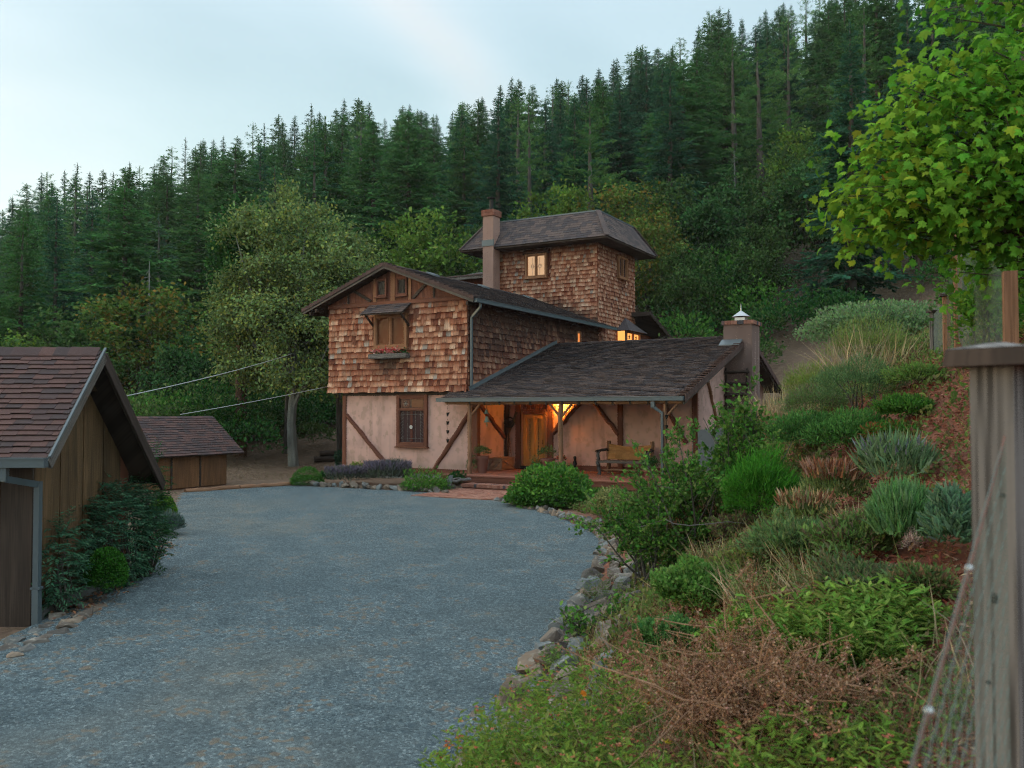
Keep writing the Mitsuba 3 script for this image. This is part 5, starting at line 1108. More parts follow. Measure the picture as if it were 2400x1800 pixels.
def lay(K, pts, rows, size, seed, off0=.05, flat=.62, sink=.25):
    rg = np.random.default_rng(seed)
    for r in range(rows):
        nxt = [0]
        for s, p, t in walk_line(pts, lambda s: nxt[0]):
            w = rg.uniform(*size) * (1 if r == 0 else .9); nxt[0] = w * 1.45
            nrm = np.array([t[1], -t[0]]); q = p + nrm * (off0 + r * size[1] * 1.05 + rg.uniform(-.06, .06))
            z = float(H(*q)); z = max(z, -.02)
            tm = chamfer_rock(rg, w, w * rg.uniform(.6, .95), w * rg.uniform(.5, .85) * flat / .62)
            a = math.atan2(t[1], t[0]) + rg.normal(0, .3); c, sn = math.cos(a), math.sin(a); v = tm.vertices @ np.array([[c, sn, 0], [-sn, c, 0], [0, 0, 1]]); v = v + (*q, z + w * sink)
            m = MB(); m.raw(v, tm.faces, (rg.random(), rg.random())); m.put(newkey('stone', K), 'm_rock', None, smooth=30 if False else False)
RW = thing('stone_retaining_wall', 'rough wall of piled grey and tan boulders along the right edge of the gravel', 'stone wall')
lay(RW, [(-.75, 5.2), (-.34, 6.7), (.39, 10.1), (1.0, 12.8), (1.45, 15.1)], 4, (.11, .30), 5, .04, .72, .02)
SB = thing('stone_border', 'curved border of small grey stones before the round shrub right of the path', 'stone border')
lay(SB, [(1.45, 15.3), (1.85, 18.3), (1.75, 20.2), (.95, 23.2), (.1, 25.4), (-.55, 26.7)], 2, (.10, .19), 6, .06, .7)
SB2 = thing('stone_border', 'border of rounded grey stones along the bed under the pink gable wall', 'stone border')
lay(SB2, [(-2.3, 28.8), (-2.75, 29.2), (-3.6, 29.7), (-5.2, 30.6), (-7.9, 31.9)], 1, (.13, .24), 7, .10, .8)
lay(SB2, [HF((1.15, -2.6, 0))[:2], HF((.9, -3.4, 0))[:2], (-2.35, 28.9)], 1, (.12, .2), 8, .1, .8)
SB3 = thing('stone_border', 'flat lichen grey stones at the corner of the garage below the downpipe', 'stone border')
lay(SB3, [(-5.95, 12.3), (-5.80, 11.2), (-5.72, 9.6)], 2, (.12, .24), 9, -.25, .4, .1)
K = thing('standing_stone', 'pale upright pointed stone beside the brick step', 'stone'); rg = np.random.default_rng(31); tm = chamfer_rock(rg, .16, .13, .34); MB().raw(tm.vertices + (*HF((1.05, -2.75, 0))[:2], .22), tm.faces, (.9, .95)).put(K, 'm_rock')
for i, (u, v, a) in enumerate(((1.0, -2.35, .5), (.6, -2.3, .2))):
    K = thing('driftwood', ('bleached piece of driftwood lying beside the step', 'second shorter piece of driftwood left of the first')[i], 'driftwood')
    hewn((u - .3, v - .2 * a, .22), (u + .55, v + .2 * a, .34), .10 - .02 * i, 300 + i, W['post'], 8, .03).put(K, 'm_wood', HF)
K = thing('timber_edging', 'low weathered timber edging at the back of the gravel court', 'edging')
for i, (a, b) in enumerate((((-7.95, 31.95), (-9.4, 30.75)), ((-9.45, 30.7), (-10.75, 29.25)))): part(K, 'timber', hewn((*a, .05), (*b, .05), .16, 310 + i, W['log'], 10, .012), 'm_wood', None)
for i, (x, y, z, L) in enumerate(((-8.7, 42.6, .95, 1.5), (-8.6, 42.9, 1.25, 1.3), (-8.5, 43.1, .95, 1.6))):
    K = thing('log', ('dark log lying on the slope left of the house, lowest in front', 'dark log resting on top of the two other logs', 'dark log lying behind the front one left of the house')[i], 'log'); z0 = float(H(x, y))
    hewn((x - L / 2, y - .2, z0 + .13 + .22 * (i == 1)), (x + L / 2, y + .2, z0 + .13 + .22 * (i == 1)), .26, 320 + i, W['dark'], 8, .01, 10).put(K, 'm_wood')
for i, (a, b) in enumerate((((-9.6, 21, 2.95), (-9.7, 39, 5.2)), ((-11.9, 31.8, 2.56), (-5.5, 40.1, 4.45)))):
    K = thing('utility_wire', ('pale wire running from behind the garage up into the grey green tree', 'pale wire running from the small shed to the house')[i], 'wire')
    a, b = np.array(a), np.array(b); t = np.linspace(0, 1, 14)[:, None]; MB().tube(a + (b - a) * t - np.array([0, 0, 1]) * (.35 * t * (1 - t)), .014, 5).put(K, 'm_whitemetal')

# ---------------------------------------------------------------- planting by the house
def ground_hit(X, Y):
    y = np.arange(2.5, 70, .02); x = (X - 1106) * y / 1915; z = 2.7 + (887 - Y) * y / 1915
    h = H(x, y); i = np.argmax(z <= h); return x[i], y[i]
def R(seed): return np.random.default_rng(seed)
def simple(name, label, X, Y, wpx, hpx, seed, n, size, pal, shape='oval', bsdf='m_leaf', fn=bush_mesh, stems=0, depth=None, cat=None, z=None, group=None, extra=None, **kw):
    """a plant whose foot stands where the ground meets the sight of (X, Y); size in that picture's pixels"""
    if depth: x, y = (X - 1106) * depth / 1915, depth
    else: x, y = ground_hit(X, Y)
    s = y / 1915; rg = R(seed)
    m = fn(rg, n, wpx * s / 2, wpx * s / 2, hpx * s, size, pal, shape=shape, **kw) if fn is not blades_mesh else fn(rg, n, wpx * s / 2, wpx * s / 2, hpx * s, pal, **kw)
    pr = [('foliage', m, bsdf)]
    if stems: pr.append(('stems', stems_mesh(rg, stems, wpx * s / 2, wpx * s / 2, hpx * s * .9), 'm_bark'))
    if extra: pr += extra(rg, wpx * s / 2, hpx * s)
    return plant(name, label, cat or 'shrub', x, y, pr, z, group)
def spikes(pal, n, size, pname='flower'):
    def f(rg, r, h):
        a = rg.uniform(0, 6.28, n); rr = np.sqrt(rg.random(n)) * r * 1.05; P0 = np.stack([np.cos(a) * rr, np.sin(a) * rr, h * rg.uniform(.75, 1.05, n)], 1)
        A = np.stack([np.cos(a) * rr / r * .5, np.sin(a) * rr / r * .5, np.ones(n)], 1) + rg.normal(0, .2, (n, 3)); return [(pname, leaves(P0, A, rg.normal(size=(n, 3)), size * rg.uniform(.6, 1.2, n), rgb(rg, pal, n, .15), 'spike'), 'm_dry')]
    return f
def dots(pal, n, size, pname='flower', lo=.55):
    def f(rg, r, h):
        d = sphere_dirs(rg, n); d[:, 2] = np.abs(d[:, 2]); P0 = d * np.array([r, r, h * .5]) * rg.uniform(.9, 1.1, (n, 1)); P0[:, 2] += h * .5
        k = 5; ms = []
        for j in range(k):
            az = j * 2 * np.pi / k + rg.uniform(0, 6, n); A = np.stack([np.cos(az), np.sin(az), rg.uniform(0, .8, n)], 1); ms.append(leaves(P0, A, d, size * rg.uniform(.8, 1.2, n), rgb(rg, pal, n, .12), 'oval'))
        return [(pname, join(ms), 'm_leaf')]
    return f
simple('boxwood', 'round clipped green boxwood at the left end of the stone border', 664, 1046, 72, 40, 1, 5200, .045, G_MID, 'oval', lump=.08, fill=.8, dome=1)
simple('boxwood', 'low dark green tuft between the clipped boxwood and the lavender', 700, 1030, 26, 24, 2, 500, .07, G_DARK, 'oval', depth=32.6)
simple('lavender', 'purple flowering lavender below the small yellow green shrub', 752, 1040, 92, 34, 3, 2000, .16, [(.10, .12, .085), (.13, .14, .11)], 'spike', fn=bush_mesh, upward=1.4, extra=spikes(LAV, 1500, .14), depth=32.0, cat='lavender')
simple('lavender', 'taller grey purple lavender in front of the left brace', 838, 1042, 96, 48, 4, 2400, .18, [(.095, .115, .08), (.12, .13, .10)], 'spike', fn=bush_mesh, upward=1.4, extra=spikes(LAV, 1900, .15), depth=31.2, cat='lavender')
simple('conifer_shrub', 'small yellow green upright shrub against the pink wall', 772, 1020, 40, 38, 5, 900, .09, G_YEL, 'oval', depth=34.2, upward=1.2, lump=.6, fill=.2)
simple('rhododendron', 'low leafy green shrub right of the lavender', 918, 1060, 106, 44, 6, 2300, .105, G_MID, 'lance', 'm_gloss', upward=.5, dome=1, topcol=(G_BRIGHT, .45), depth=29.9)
simple('ground_shrub', 'dark low shrub behind the leafy green one beside the wall', 985, 1040, 40, 30, 8, 500, .09, G_DARK, 'oval', depth=31.4)
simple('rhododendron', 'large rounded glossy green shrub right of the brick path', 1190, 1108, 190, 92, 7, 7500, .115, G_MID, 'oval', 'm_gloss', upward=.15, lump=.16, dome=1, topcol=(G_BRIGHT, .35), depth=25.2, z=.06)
simple('variegated_shrub', 'small pale yellow green variegated shrub behind the holly', 1312, 1118, 74, 66, 9, 1500, .06, [(.34, .34, .16), (.26, .28, .10), (.14, .19, .06)], 'oval', depth=21.5, z=.1)
simple('hedge_shrub', 'low yellow green plants along the front of the deck', 1300, 1065, 110, 22, 10, 1300, .07, G_YEL[1:2] + G_MID, 'oval', depth=26.4, z=.1)
simple('garden_shrub', 'dark green shrub at the left corner of the house below the logs', 737, 1000, 26, 52, 11, 900, .10, [(.04, .085, .055), (.03, .07, .045)], 'oval', depth=37.6)
# pots on the deck
def potplant(u, v, r, h, ph, n, pal, label, plabel, shape='oval', size=.05, droop=.0, hang=None, flower=None, mat='m_pot', z=0):
    pot(u, v, r, h, label, mat)
    x, y, _ = HF((u, v, 0)); rg = R(int(u * 100)); pr = [('foliage', bush_mesh(rg, n, r * 1.35, r * 1.35, ph, size, pal, shape, .4, droop=droop), 'm_leaf')]
    if hang is not None:
        q = bush_mesh(rg, n, r * .9, r * .9, h * 1.25, size, pal, 'oval', .5, droop=1.2); pr.append(('trailing_foliage', moved(q, hang * UA[0] - .12, hang * UA[1] - .2, -h * .95), 'm_leaf'))
    if flower: pr += flower(rg, r * 1.3, ph)
    plant('potted_plant', plabel, 'plant', x, y, pr, z=.425 + h * .85 + z)
potplant(.98, -.55, .23, .62, .5, 420, G_OLIVE, 'tall terracotta pot beside the left porch post', 'trailing green plant spilling from the pot by the left post', hang=-.30, size=.055)
potplant(3.62, -.50, .25, .60, .55, 420, G_OLIVE, 'dark pot half hidden behind the round shrub by the middle post', 'trailing plant spilling from the pot left of the middle post', hang=-.32, size=.055)
potplant(3.05, 1.75, .13, .40, .26, 220, G_DARK, 'small pot on the porch right of the front door', 'geranium with coral red flowers beside the front door', size=.06, flower=dots([(.62, .11, .085), (.7, .2, .16)], 26, .05), mat='m_concrete')
potplant(7.62, -1.05, .20, .36, .50, 1500, G_DARK, 'round terracotta pot near the right porch post', 'small round clipped bush in the terracotta pot', size=.035)
K = thing('figurine', 'small dark figurine standing against the wall right of the middle post', 'ornament'); MB().mesh(trimesh.creation.revolve([(0, 0), (.09, 0), (.08, .14), (.05, .18), (.08, .26), (.07, .36), (.035, .42), (.06, .48), (.04, .56), (0, .58)], sections=12, transform=trimesh.transformations.translation_matrix((3.55, 1.9, .425)))).put(K, 'm_blackmetal', HF)
K = thing('window_flowers', 'pink and coral flowers crowding the window flower box', 'flowers'); rg = R(55); n = 340
P0 = HF(np.stack([rg.uniform(-4.25, -2.85, n), -.38 + rg.normal(0, .07, n), 4.96 + np.abs(rg.normal(0, .09, n))], 1)); putleaf(newkey('blossom', K), leaves(P0, rg.normal(size=(n, 3)) + (0, -.5, .6), rg.normal(size=(n, 3)), .085, rgb(rg, [(.72, .14, .15), (.75, .30, .28), (.62, .07, .08), (.8, .5, .45)], n, .12), 'oval'))
P0 = HF(np.stack([rg.uniform(-4.28, -2.55, 160), -.36 + rg.normal(0, .08, 160), 4.92 + np.abs(rg.normal(0, .06, 160))], 1)); putleaf(newkey('foliage', K), leaves(P0, rg.normal(size=(160, 3)) + (0, 0, .6), rg.normal(size=(160, 3)), .09, rgb(rg, G_DARK, 160), 'oval'))

# ---------------------------------------------------------------- planting by the garage
def mahonia(label, x, y, rx, ry, h, n, seed, pal=[(.065, .16, .092), (.050, .13, .075), (.095, .20, .11)]):
    rg = R(seed); b = bush_mesh(rg, n, rx, ry, h, .20, pal, 'diamond', .5, .45)   # positions for the compound leaves
    d = sphere_dirs(rg, n); off = rg.uniform(0, 50, 3); r = (.5 + .5 * rg.random(n) ** .6) * (1 + .9 * (meshkit.fbm(d * 1.8 + off, 3) - .5)); P0 = d * r[:, None] * (rx, ry, h * .52); P0[:, 2] = np.maximum(P0[:, 2] + h * .5, .05)
    ax = unit(d * (1, 1, .3) + rg.normal(0, .4, (n, 3)) + (0, 0, .15)); sd = unit(np.cross(ax, (0, 0, 1.)))
    ms = []; tone = rg.uniform(.7, 1.35, (n, 1)); L = rg.uniform(.16, .28, n)
    for f in (.2, .4, .6, .8, 1.0):
        for sg in (-1, 1):
            q = P0 + ax * (L * f)[:, None] + np.array((0, 0, -.12)) * (f ** 2) * L[:, None]; A = sd * sg + ax * .7 + rg.normal(0, .15, (n, 3)); A[:, 2] -= .25
            ms.append(leaves(q, A, np.array([0, 0, 1.]) + rg.normal(0, .25, (n, 3)), .085 * (1.15 - .3 * f), np.clip(rgb(rg, pal, n, .15) * tone, .003, .5), 'lance'))
    return plant('mahonia', label, 'shrub', x, y, [('foliage', join(ms), 'm_gloss'), ('stems', stems_mesh(rg, 14, rx * .8, ry * .8, h * .8, .014), 'm_bark')], z=0)
mahonia('large dark glossy holly leaved shrub growing up the garage end wall', -6.02, 13.75, .13, 1.15, 1.62, 1100, 61)
mahonia('upper shoots of holly leaved shrub under the far garage eave', -6.0, 14.75, .14, .45, 2.0, 330, 62, [(.035, .10, .035), (.03, .08, .03)])
mahonia('smaller dark holly leaved shrub beside the garage downpipe', -6.0, 11.85, .08, .30, 1.2, 200, 63)
def at_xy(name, label, x, y, rx, ry, h, seed, n, size, pal, shape='oval', bsdf='m_leaf', z=0, **kw): return plant(name, label, 'shrub', x, y, [('foliage', bush_mesh(R(seed), n, rx, ry, h, size, pal, shape, **kw), bsdf)], z)
at_xy('boxwood', 'round bright green boxwood in front of the garage wall, nearest the camera', -5.72, 12.55, .27, .28, .78, 64, 8000, .035, [(.050, .175, .026), (.038, .14, .022), (.07, .205, .03)], lump=.10, fill=.75)
at_xy('boxwood', 'yellow green boxwood at the far end of the garage', -7.85, 20.0, .29, .31, .78, 65, 5000, .038, [(.10, .215, .022), (.08, .18, .02)], lump=.10, fill=.75)
plant('grey_shrub', 'soft grey green lavender mound at the gravel edge by the garage', 'shrub', -7.45, 19.2, [('foliage', bush_mesh(R(66), 2600, .34, .4, .46, .13, [(.12, .17, .14), (.09, .135, .115)], 'spike', .25, .4, 1.3), 'm_leaf')], 0)
K = thing('fallen_leaves', 'scatter of dry brown leaves along the garage bed', 'leaves'); rg = R(67); n = 900
t = rg.random(n); P0 = np.stack([-5.75 - 1.2 * t + rg.normal(0, .16, n), 11.6 + 6.2 * t + rg.normal(0, .2, n), .035 + .02 * rg.random(n)], 1); putleaf(newkey('leaf_litter', K), leaves(P0, rg.normal(size=(n, 3)) * (1, 1, .2), np.array([0, 0, 1.]) + rg.normal(0, .3, (n, 3)), .055, rgb(rg, BRN + RUST, n), 'oval'), 'm_dry'); labels[K].update(kind='stuff'); del labels[K]['category']

# ---------------------------------------------------------------- the planted bank on the right
# holly leaved shrub of several stems
def holly(name, label, X, Y, wpx, hpx, seed, n, size, pal, nst=14, depth=None, lo=.42):
    x, y = ground_hit(X, Y) if not depth else ((X - 1106) * depth / 1915, depth)
    s = y / 1915; r, h = wpx * s / 2, hpx * s; rg = R(seed); st = MB(); P0, A0 = [], []
    for i in range(nst):
        a = rg.uniform(0, 6.28); rr = rg.random() ** .5; e = np.array([math.cos(a) * r * rr, math.sin(a) * r * rr, h * rg.uniform(.62, 1.0) * (1.05 - .35 * rr)]); mid = e * (.45, .45, .5) + rg.normal(0, .04 * h, 3)
        st.tube([(rg.normal(0, .07), rg.normal(0, .07), -.05), mid, e], [.018, .013, .004], 5)
        for j in range(6):
            f = rg.uniform(lo, 1.0); b = mid * min(1, f * 2) if f < .5 else mid + (e - mid) * (f - .5) * 2; c = b + rg.normal(0, .16 * r + .05, 3) + (0, 0, .08 * h); st.tube([b, c], [.007, .003], 4)
            k = n // (nst * 6); tt = rg.uniform(.1, 1.15, k)[:, None]; P0.append(b + (c - b) * tt + rg.normal(0, .035, (k, 3))); A0.append(np.repeat((c - b)[None], k, 0) * 2 + rg.normal(0, .5, (k, 3)))
    P0, A0 = np.vstack(P0), np.vstack(A0); n_ = len(P0)
    m = leaves(P0, A0 + (0, 0, .1), np.array([0, 0, 1.]) + rg.normal(0, .5, (n_, 3)), size * rg.uniform(.65, 1.25, n_), np.clip(rgb(rg, pal, n_, .2) * (.75 + .5 * meshkit.noise(P0 * 4, 5))[:, None], .003, .6), 'holly')
    return plant(name, label, 'shrub', x, y, [('foliage', m, 'm_gloss'), ('stems', st, 'm_bark')])
HOL = [(.090, .225, .042), (.066, .175, .038), (.135, .275, .05), (.16, .24, .07)]
holly('holly_shrub', 'big glossy holly leaved shrub with many bare stems at the gravel edge', 1405, 1268, 275, 250, 71, 5800, .058, HOL, 22)
holly('holly_shrub', 'middle part of the holly thicket, behind the gravel edge one and just below the bench', 1505, 1220, 260, 320, 77, 7000, .058, HOL, 20, lo=.15)
holly('holly_shrub', 'highest part of the holly thicket in front of the end chimney', 1610, 1150, 200, 345, 72, 5600, .06, HOL, 22, lo=.08)
holly('holly_shrub', 'small glossy holly seedling among the boulders', 1255, 1400, 110, 130, 73, 330, .05, HOL, 6)
holly('holly_shrub', 'low holly sprig below the big holly beside the boulders', 1335, 1350, 70, 80, 74, 200, .05, HOL, 5)
simple('cedar_shrub', 'bright green feathery shrub right of the holly', 1640, 1165, 150, 190, 75, 8000, .10, [(.062, .225, .026), (.046, .18, .022), (.085, .26, .032)], 'needle', lump=.35, fill=.45, upward=.9, lumpf=2.2)
simple('dry_brush', 'tangle of dry brown twigs under the holly thicket', 1520, 1200, 170, 120, 76, 2600, .14, BRN + RUST, 'needle', 'm_dry', fill=.2, upward=.3, lump=.5)
for i, (X, Yb, w, h) in enumerate(((1215, 1440, 70, 60), (1305, 1300, 80, 70), (1180, 1520, 80, 70))):
    simple('weed', ('low green weed growing between the lower boulders', 'green weed at the upper end of the boulder wall', 'leafy weed at the foot of the boulder wall near the coral buds')[i], X, Yb, w, h, 170 + i, 70, .04, [(.11, .19, .05), (.15, .20, .07)], 'lance', 'm_leaf', fn=spray_mesh, per=7, spread=.8, cat='weeds')
K = thing('bare_branch', 'pale thin bare branch arching out of the holly over the dry brush', 'branch'); MB().tube([(1.72, 10.0, 1.48), (1.82, 10.0, 1.43), (2.0, 10.03, 1.405), (2.2, 10.05, 1.42), (2.45, 10.1, 1.44), (2.65, 10.1, 1.42)], [.005, .006, .006, .005, .004, .003], 6, wood=W['post']).put(K, 'm_wood')
# upper bank
simple('manzanita', 'broad grey green manzanita mound at the crest before the fence', 1890, 790, 300, 130, 77, 9500, .085, [(0.169, 0.287, 0.120), (0.140, 0.244, 0.101), (0.179, 0.243, 0.132)], 'oval', depth=24, lump=.22, upward=.9, stems=22, lumpf=2.6)
simple('broom_shrub', 'fine yellow green broom bush left of the manzanita', 1765, 800, 150, 105, 78, 5200, .13, [(0.192, 0.243, 0.060), (0.177, 0.270, 0.056), (0.230, 0.269, 0.084)], 'needle', depth=21, upward=1.0, lump=.35)
simple('broom_shrub', 'second broom bush with dry stems in front of the manzanita', 1880, 805, 190, 110, 79, 5200, .13, [(0.206, 0.287, 0.076), (.19, .19, .08), (0.163, 0.244, 0.064)], 'needle', depth=19, upward=1.0, lump=.35)
simple('rosemary_shrub', 'dense grey green bush at the middle of the upper bank', 1855, 900, 190, 125, 80, 6500, .085, [(0.110, 0.195, 0.076), (0.088, 0.160, 0.064), (0.140, 0.228, 0.095)], 'needle', upward=.8, lump=.35, stems=8)
simple('rosemary_shrub', 'olive bush with dry tips below the broom', 1760, 925, 150, 95, 81, 5200, .085, [(0.132, 0.220, 0.070), (0.104, 0.186, 0.056), (.14, .13, .08)], 'needle', upward=.8, lump=.35)
simple('cistus_shrub', 'mid green bush on the left shoulder of the bank', 1745, 990, 170, 100, 82, 5200, .07, [(0.088, 0.220, 0.056), (0.073, 0.186, 0.050), (0.125, 0.253, 0.070)], 'lance', upward=.7, lump=.4)
simple('cistus_shrub', 'green bush above the rust coloured seed heads', 1840, 985, 190, 85, 83, 5200, .07, [(0.081, 0.211, 0.050), (0.067, 0.169, 0.044), (0.110, 0.244, 0.064)], 'lance', upward=.7, lump=.4)
simple('cistus_shrub', 'leafy bush close under the red mulch slope', 1960, 915, 110, 60, 84, 2600, .07, G_BRIGHT[1:2] + G_MID, 'lance', upward=.7, lump=.4)
simple('cistus_shrub', 'pale green low bush at the foot of the fence', 1985, 840, 120, 50, 85, 2400, .07, [(0.166, 0.243, 0.072), (0.147, 0.270, 0.064)], 'lance', upward=.7, lump=.4)
simple('cistus_shrub', 'low green bush with reddish leaves by the mulch', 1930, 955, 130, 45, 86, 2200, .06, G_MID + [(.25, .10, .04)], 'lance', upward=.6, lump=.4)
simple('dry_grass', 'tuft of dry golden grass beside the end chimney', 1690, 975, 80, 110, 87, 1500, 0, STRAW, fn=blades_mesh, cat='grass', lean=.35, depth=15.5, wide=.6)
simple('dry_grass', 'tall pale grass stalks rising before the manzanita', 1880, 800, 170, 120, 88, 200, 0, STRAW, fn=blades_mesh, cat='grass', lean=.5, depth=17.5)
simple('dry_grass', 'sparse dry stalks left of the broom bush', 1720, 850, 90, 110, 89, 160, 0, STRAW, fn=blades_mesh, cat='grass', lean=.5, depth=16.5)
simple('buckwheat', 'rust brown dried seed heads on upright stems', 1800, 1105, 120, 100, 90, 900, .09, [(0.163, 0.220, 0.076), (0.206, 0.253, 0.101)], 'spike', depth=None, upward=1.5, extra=spikes(RUST + [(.32, .20, .15)], 620, .10, 'seed_head'), cat='plant')
simple('buckwheat', 'smaller group of rusty seed heads left of the lavender spikes', 1735, 1150, 110, 80, 91, 900, .09, [(0.177, 0.237, 0.089), (0.147, 0.202, 0.064)], 'spike', upward=1.4, extra=spikes(RUST + STRAW, 360, .09, 'seed_head'), cat='plant')
simple('lavender', 'blue grey lavender spikes on the upper bank near the fence', 1930, 1060, 150, 110, 92, 700, .14, [(0.147, 0.237, 0.120), (0.177, 0.270, 0.139)], 'spike', upward=1.6, extra=spikes([(.19, .19, .235), (.15, .155, .20)], 130, .075), cat='lavender')
simple('lavender', 'fine leaved pale green lavender mound near the fence post', 1945, 1205, 130, 150, 93, 3400, .12, [(0.134, 0.256, 0.102), (0.125, 0.279, 0.095), (0.166, 0.288, 0.120)], 'spike', upward=2.0, lump=.2, fill=.3, cat='lavender')
simple('lavender', 'blue grey lavender clump touching the fence post', 2055, 1215, 100, 150, 94, 1500, .085, [(0.147, 0.262, 0.151), (0.118, 0.211, 0.126)], 'lance', upward=1.2, lump=.3, cat='lavender')
simple('sage_shrub', 'tall olive herb clump between the cedar shrub and the rust seed heads', 1700, 1120, 130, 95, 106, 3600, .06, [(.13, .19, .075), (.15, .17, .08), (.11, .16, .065)], 'lance', upward=.9, lump=.55, fill=.3)
simple('sage_shrub', 'pale tan and green thyme thicket above the golden grass', 1660, 1205, 130, 60, 107, 2600, .045, [(.20, .17, .09), (.16, .19, .08), (.22, .14, .09)], 'lance', upward=.8, lump=.45)
simple('sage_shrub', 'dark green sage filling the red soil under the lavender mounds', 1860, 1300, 190, 90, 108, 3600, .05, [(.10, .17, .065), (.13, .18, .08), (.16, .15, .08)], 'lance', upward=.9, lump=.55, fill=.3)
simple('cistus_shrub', 'leafy low plant between the seed head and the fence post', 1985, 1300, 120, 80, 109, 2200, .055, [(.11, .19, .055), (.14, .20, .07), (.20, .13, .07)], 'lance', upward=.7, lump=.5, fill=.3)
K = simple('seed_head', 'pale fluffy dried seed head standing before the lavender', 1966, 1235, 36, 62, 95, 420, .028, [(.36, .27, .23), (.28, .21, .18)], 'needle', 'm_dry', cat='plant', base=.10)
# middle of the slope: sage, grasses and low herbs
simple('sage_shrub', 'grey green sage with dry tips in the middle of the slope', 1700, 1230, 190, 110, 96, 3600, .06, [(0.140, 0.237, 0.089), (0.177, 0.220, 0.089), (0.118, 0.202, 0.076)], 'lance', upward=.9, lump=.55, fill=.3)
simple('sage_shrub', 'brownish thyme cushion above the St Johns wort', 1610, 1180, 150, 70, 97, 3000, .045, [(.13, .12, .06), (0.163, 0.220, 0.076), (.16, .11, .08)], 'oval', upward=.7, lump=.4)
simple('sage_shrub', 'olive green herb patch with golden grass, left of the lavender', 1845, 1215, 150, 95, 98, 3400, .055, [(0.132, 0.228, 0.064), (0.163, 0.253, 0.076), (.15, .12, .07)], 'lance', upward=.9, lump=.55, fill=.3)
simple('thyme_shrub', 'fine leaved green cushion beside the red soil', 1500, 1330, 190, 120, 99, 6500, .035, [(0.125, 0.262, 0.056), (0.104, 0.220, 0.050), (0.163, 0.287, 0.076)], 'oval', upward=.7, lump=.4)
simple('thyme_shrub', 'small leaved green cushion below the red soil patch', 1450, 1420, 170, 95, 100, 5000, .032, [(0.096, 0.220, 0.064), (0.081, 0.186, 0.056), (0.125, 0.253, 0.076)], 'oval', upward=.7, lump=.4)
simple('thyme_shrub', 'yellowish herb cushion between the dry brush and the sage', 1600, 1260, 130, 70, 101, 3000, .04, [(0.191, 0.270, 0.064), (.16, .15, .06)], 'oval', upward=.7, lump=.45)
simple('dry_grass', 'golden grass tuft above the leafy St Johns wort', 1640, 1270, 170, 90, 102, 170, 0, STRAW, fn=blades_mesh, cat='grass', lean=.9)
simple('dry_grass', 'thin arching grass in the middle of the slope', 1780, 1230, 180, 100, 103, 150, 0, STRAW + [(0.236, 0.305, 0.089)], fn=blades_mesh, cat='grass', lean=.9)
simple('dry_grass', 'pale dry grass lying on the red mulch near the fence', 2050, 1080, 120, 40, 104, 260, 0, STRAW, fn=blades_mesh, cat='grass', lean=2.5)
simple('dry_grass', 'straw coloured dead grass strewn over the red mulch', 1990, 1010, 170, 40, 105, 420, 0, STRAW, fn=blades_mesh, cat='grass', lean=2.5)
for i, (X, Yb, w, h, pal, lb) in enumerate(((1560, 1235, 150, 70, [(.20, .22, .09), (.24, .18, .10), (.15, .20, .07)], 'brownish green weedy tangle under the dry brush'), (1740, 1195, 170, 75, [(.17, .22, .09), (.22, .20, .10)], 'pale weedy tangle in front of the rusty seed heads'), (1880, 1145, 130, 60, [(.15, .22, .08), (.20, .21, .10)], 'weedy tangle between the two lavender mounds'), (1680, 1310, 210, 95, [(.18, .24, .08), (.25, .22, .11), (.13, .20, .06)], 'weedy tangle behind the near St Johns wort'), (1545, 1285, 120, 60, [(.14, .22, .07), (.19, .20, .09)], 'small weedy tangle at the red soil'), (1800, 1290, 180, 80, [(.16, .23, .08), (.21, .22, .10)], 'loose weeds above the St Johns wort'))):
    simple('weed', lb, X, Yb, w, h, 160 + i, 150, .035, pal, 'lance', 'm_leaf', fn=spray_mesh, per=8, spread=.7, cat='weeds', extra=lambda rg, r, hh: [('dry_stalk_mass', moved(blades_mesh(rg, 220, r, r, hh * 1.25, STRAW + RUST[:1], lean=.8), 0, 0, 0), 'm_dry')])
# St Johns wort: bright leafy patch
for i, (X, Yb, w, h, sd, lb) in enumerate(((1650, 1470, 210, 170, 110, 'bright green leafy St Johns wort, left half of the near patch'), (1800, 1480, 240, 215, 111, 'bright green leafy St Johns wort, fullest part of the near patch'), (1900, 1400, 170, 150, 112, 'darker leafy St Johns wort below the lavender mound'), (1720, 1590, 200, 150, 113, 'leafy St Johns wort at the lower edge of the frame'))):
    simple('hypericum', lb, X, Yb, w, h, sd, 260, .062, [(0.148, 0.279, 0.047), (0.115, 0.228, 0.042), (0.173, 0.256, 0.055), (0.219, 0.282, 0.066)], 'lance', 'm_gloss', fn=spray_mesh, per=9, spread=.55, cat='shrub')
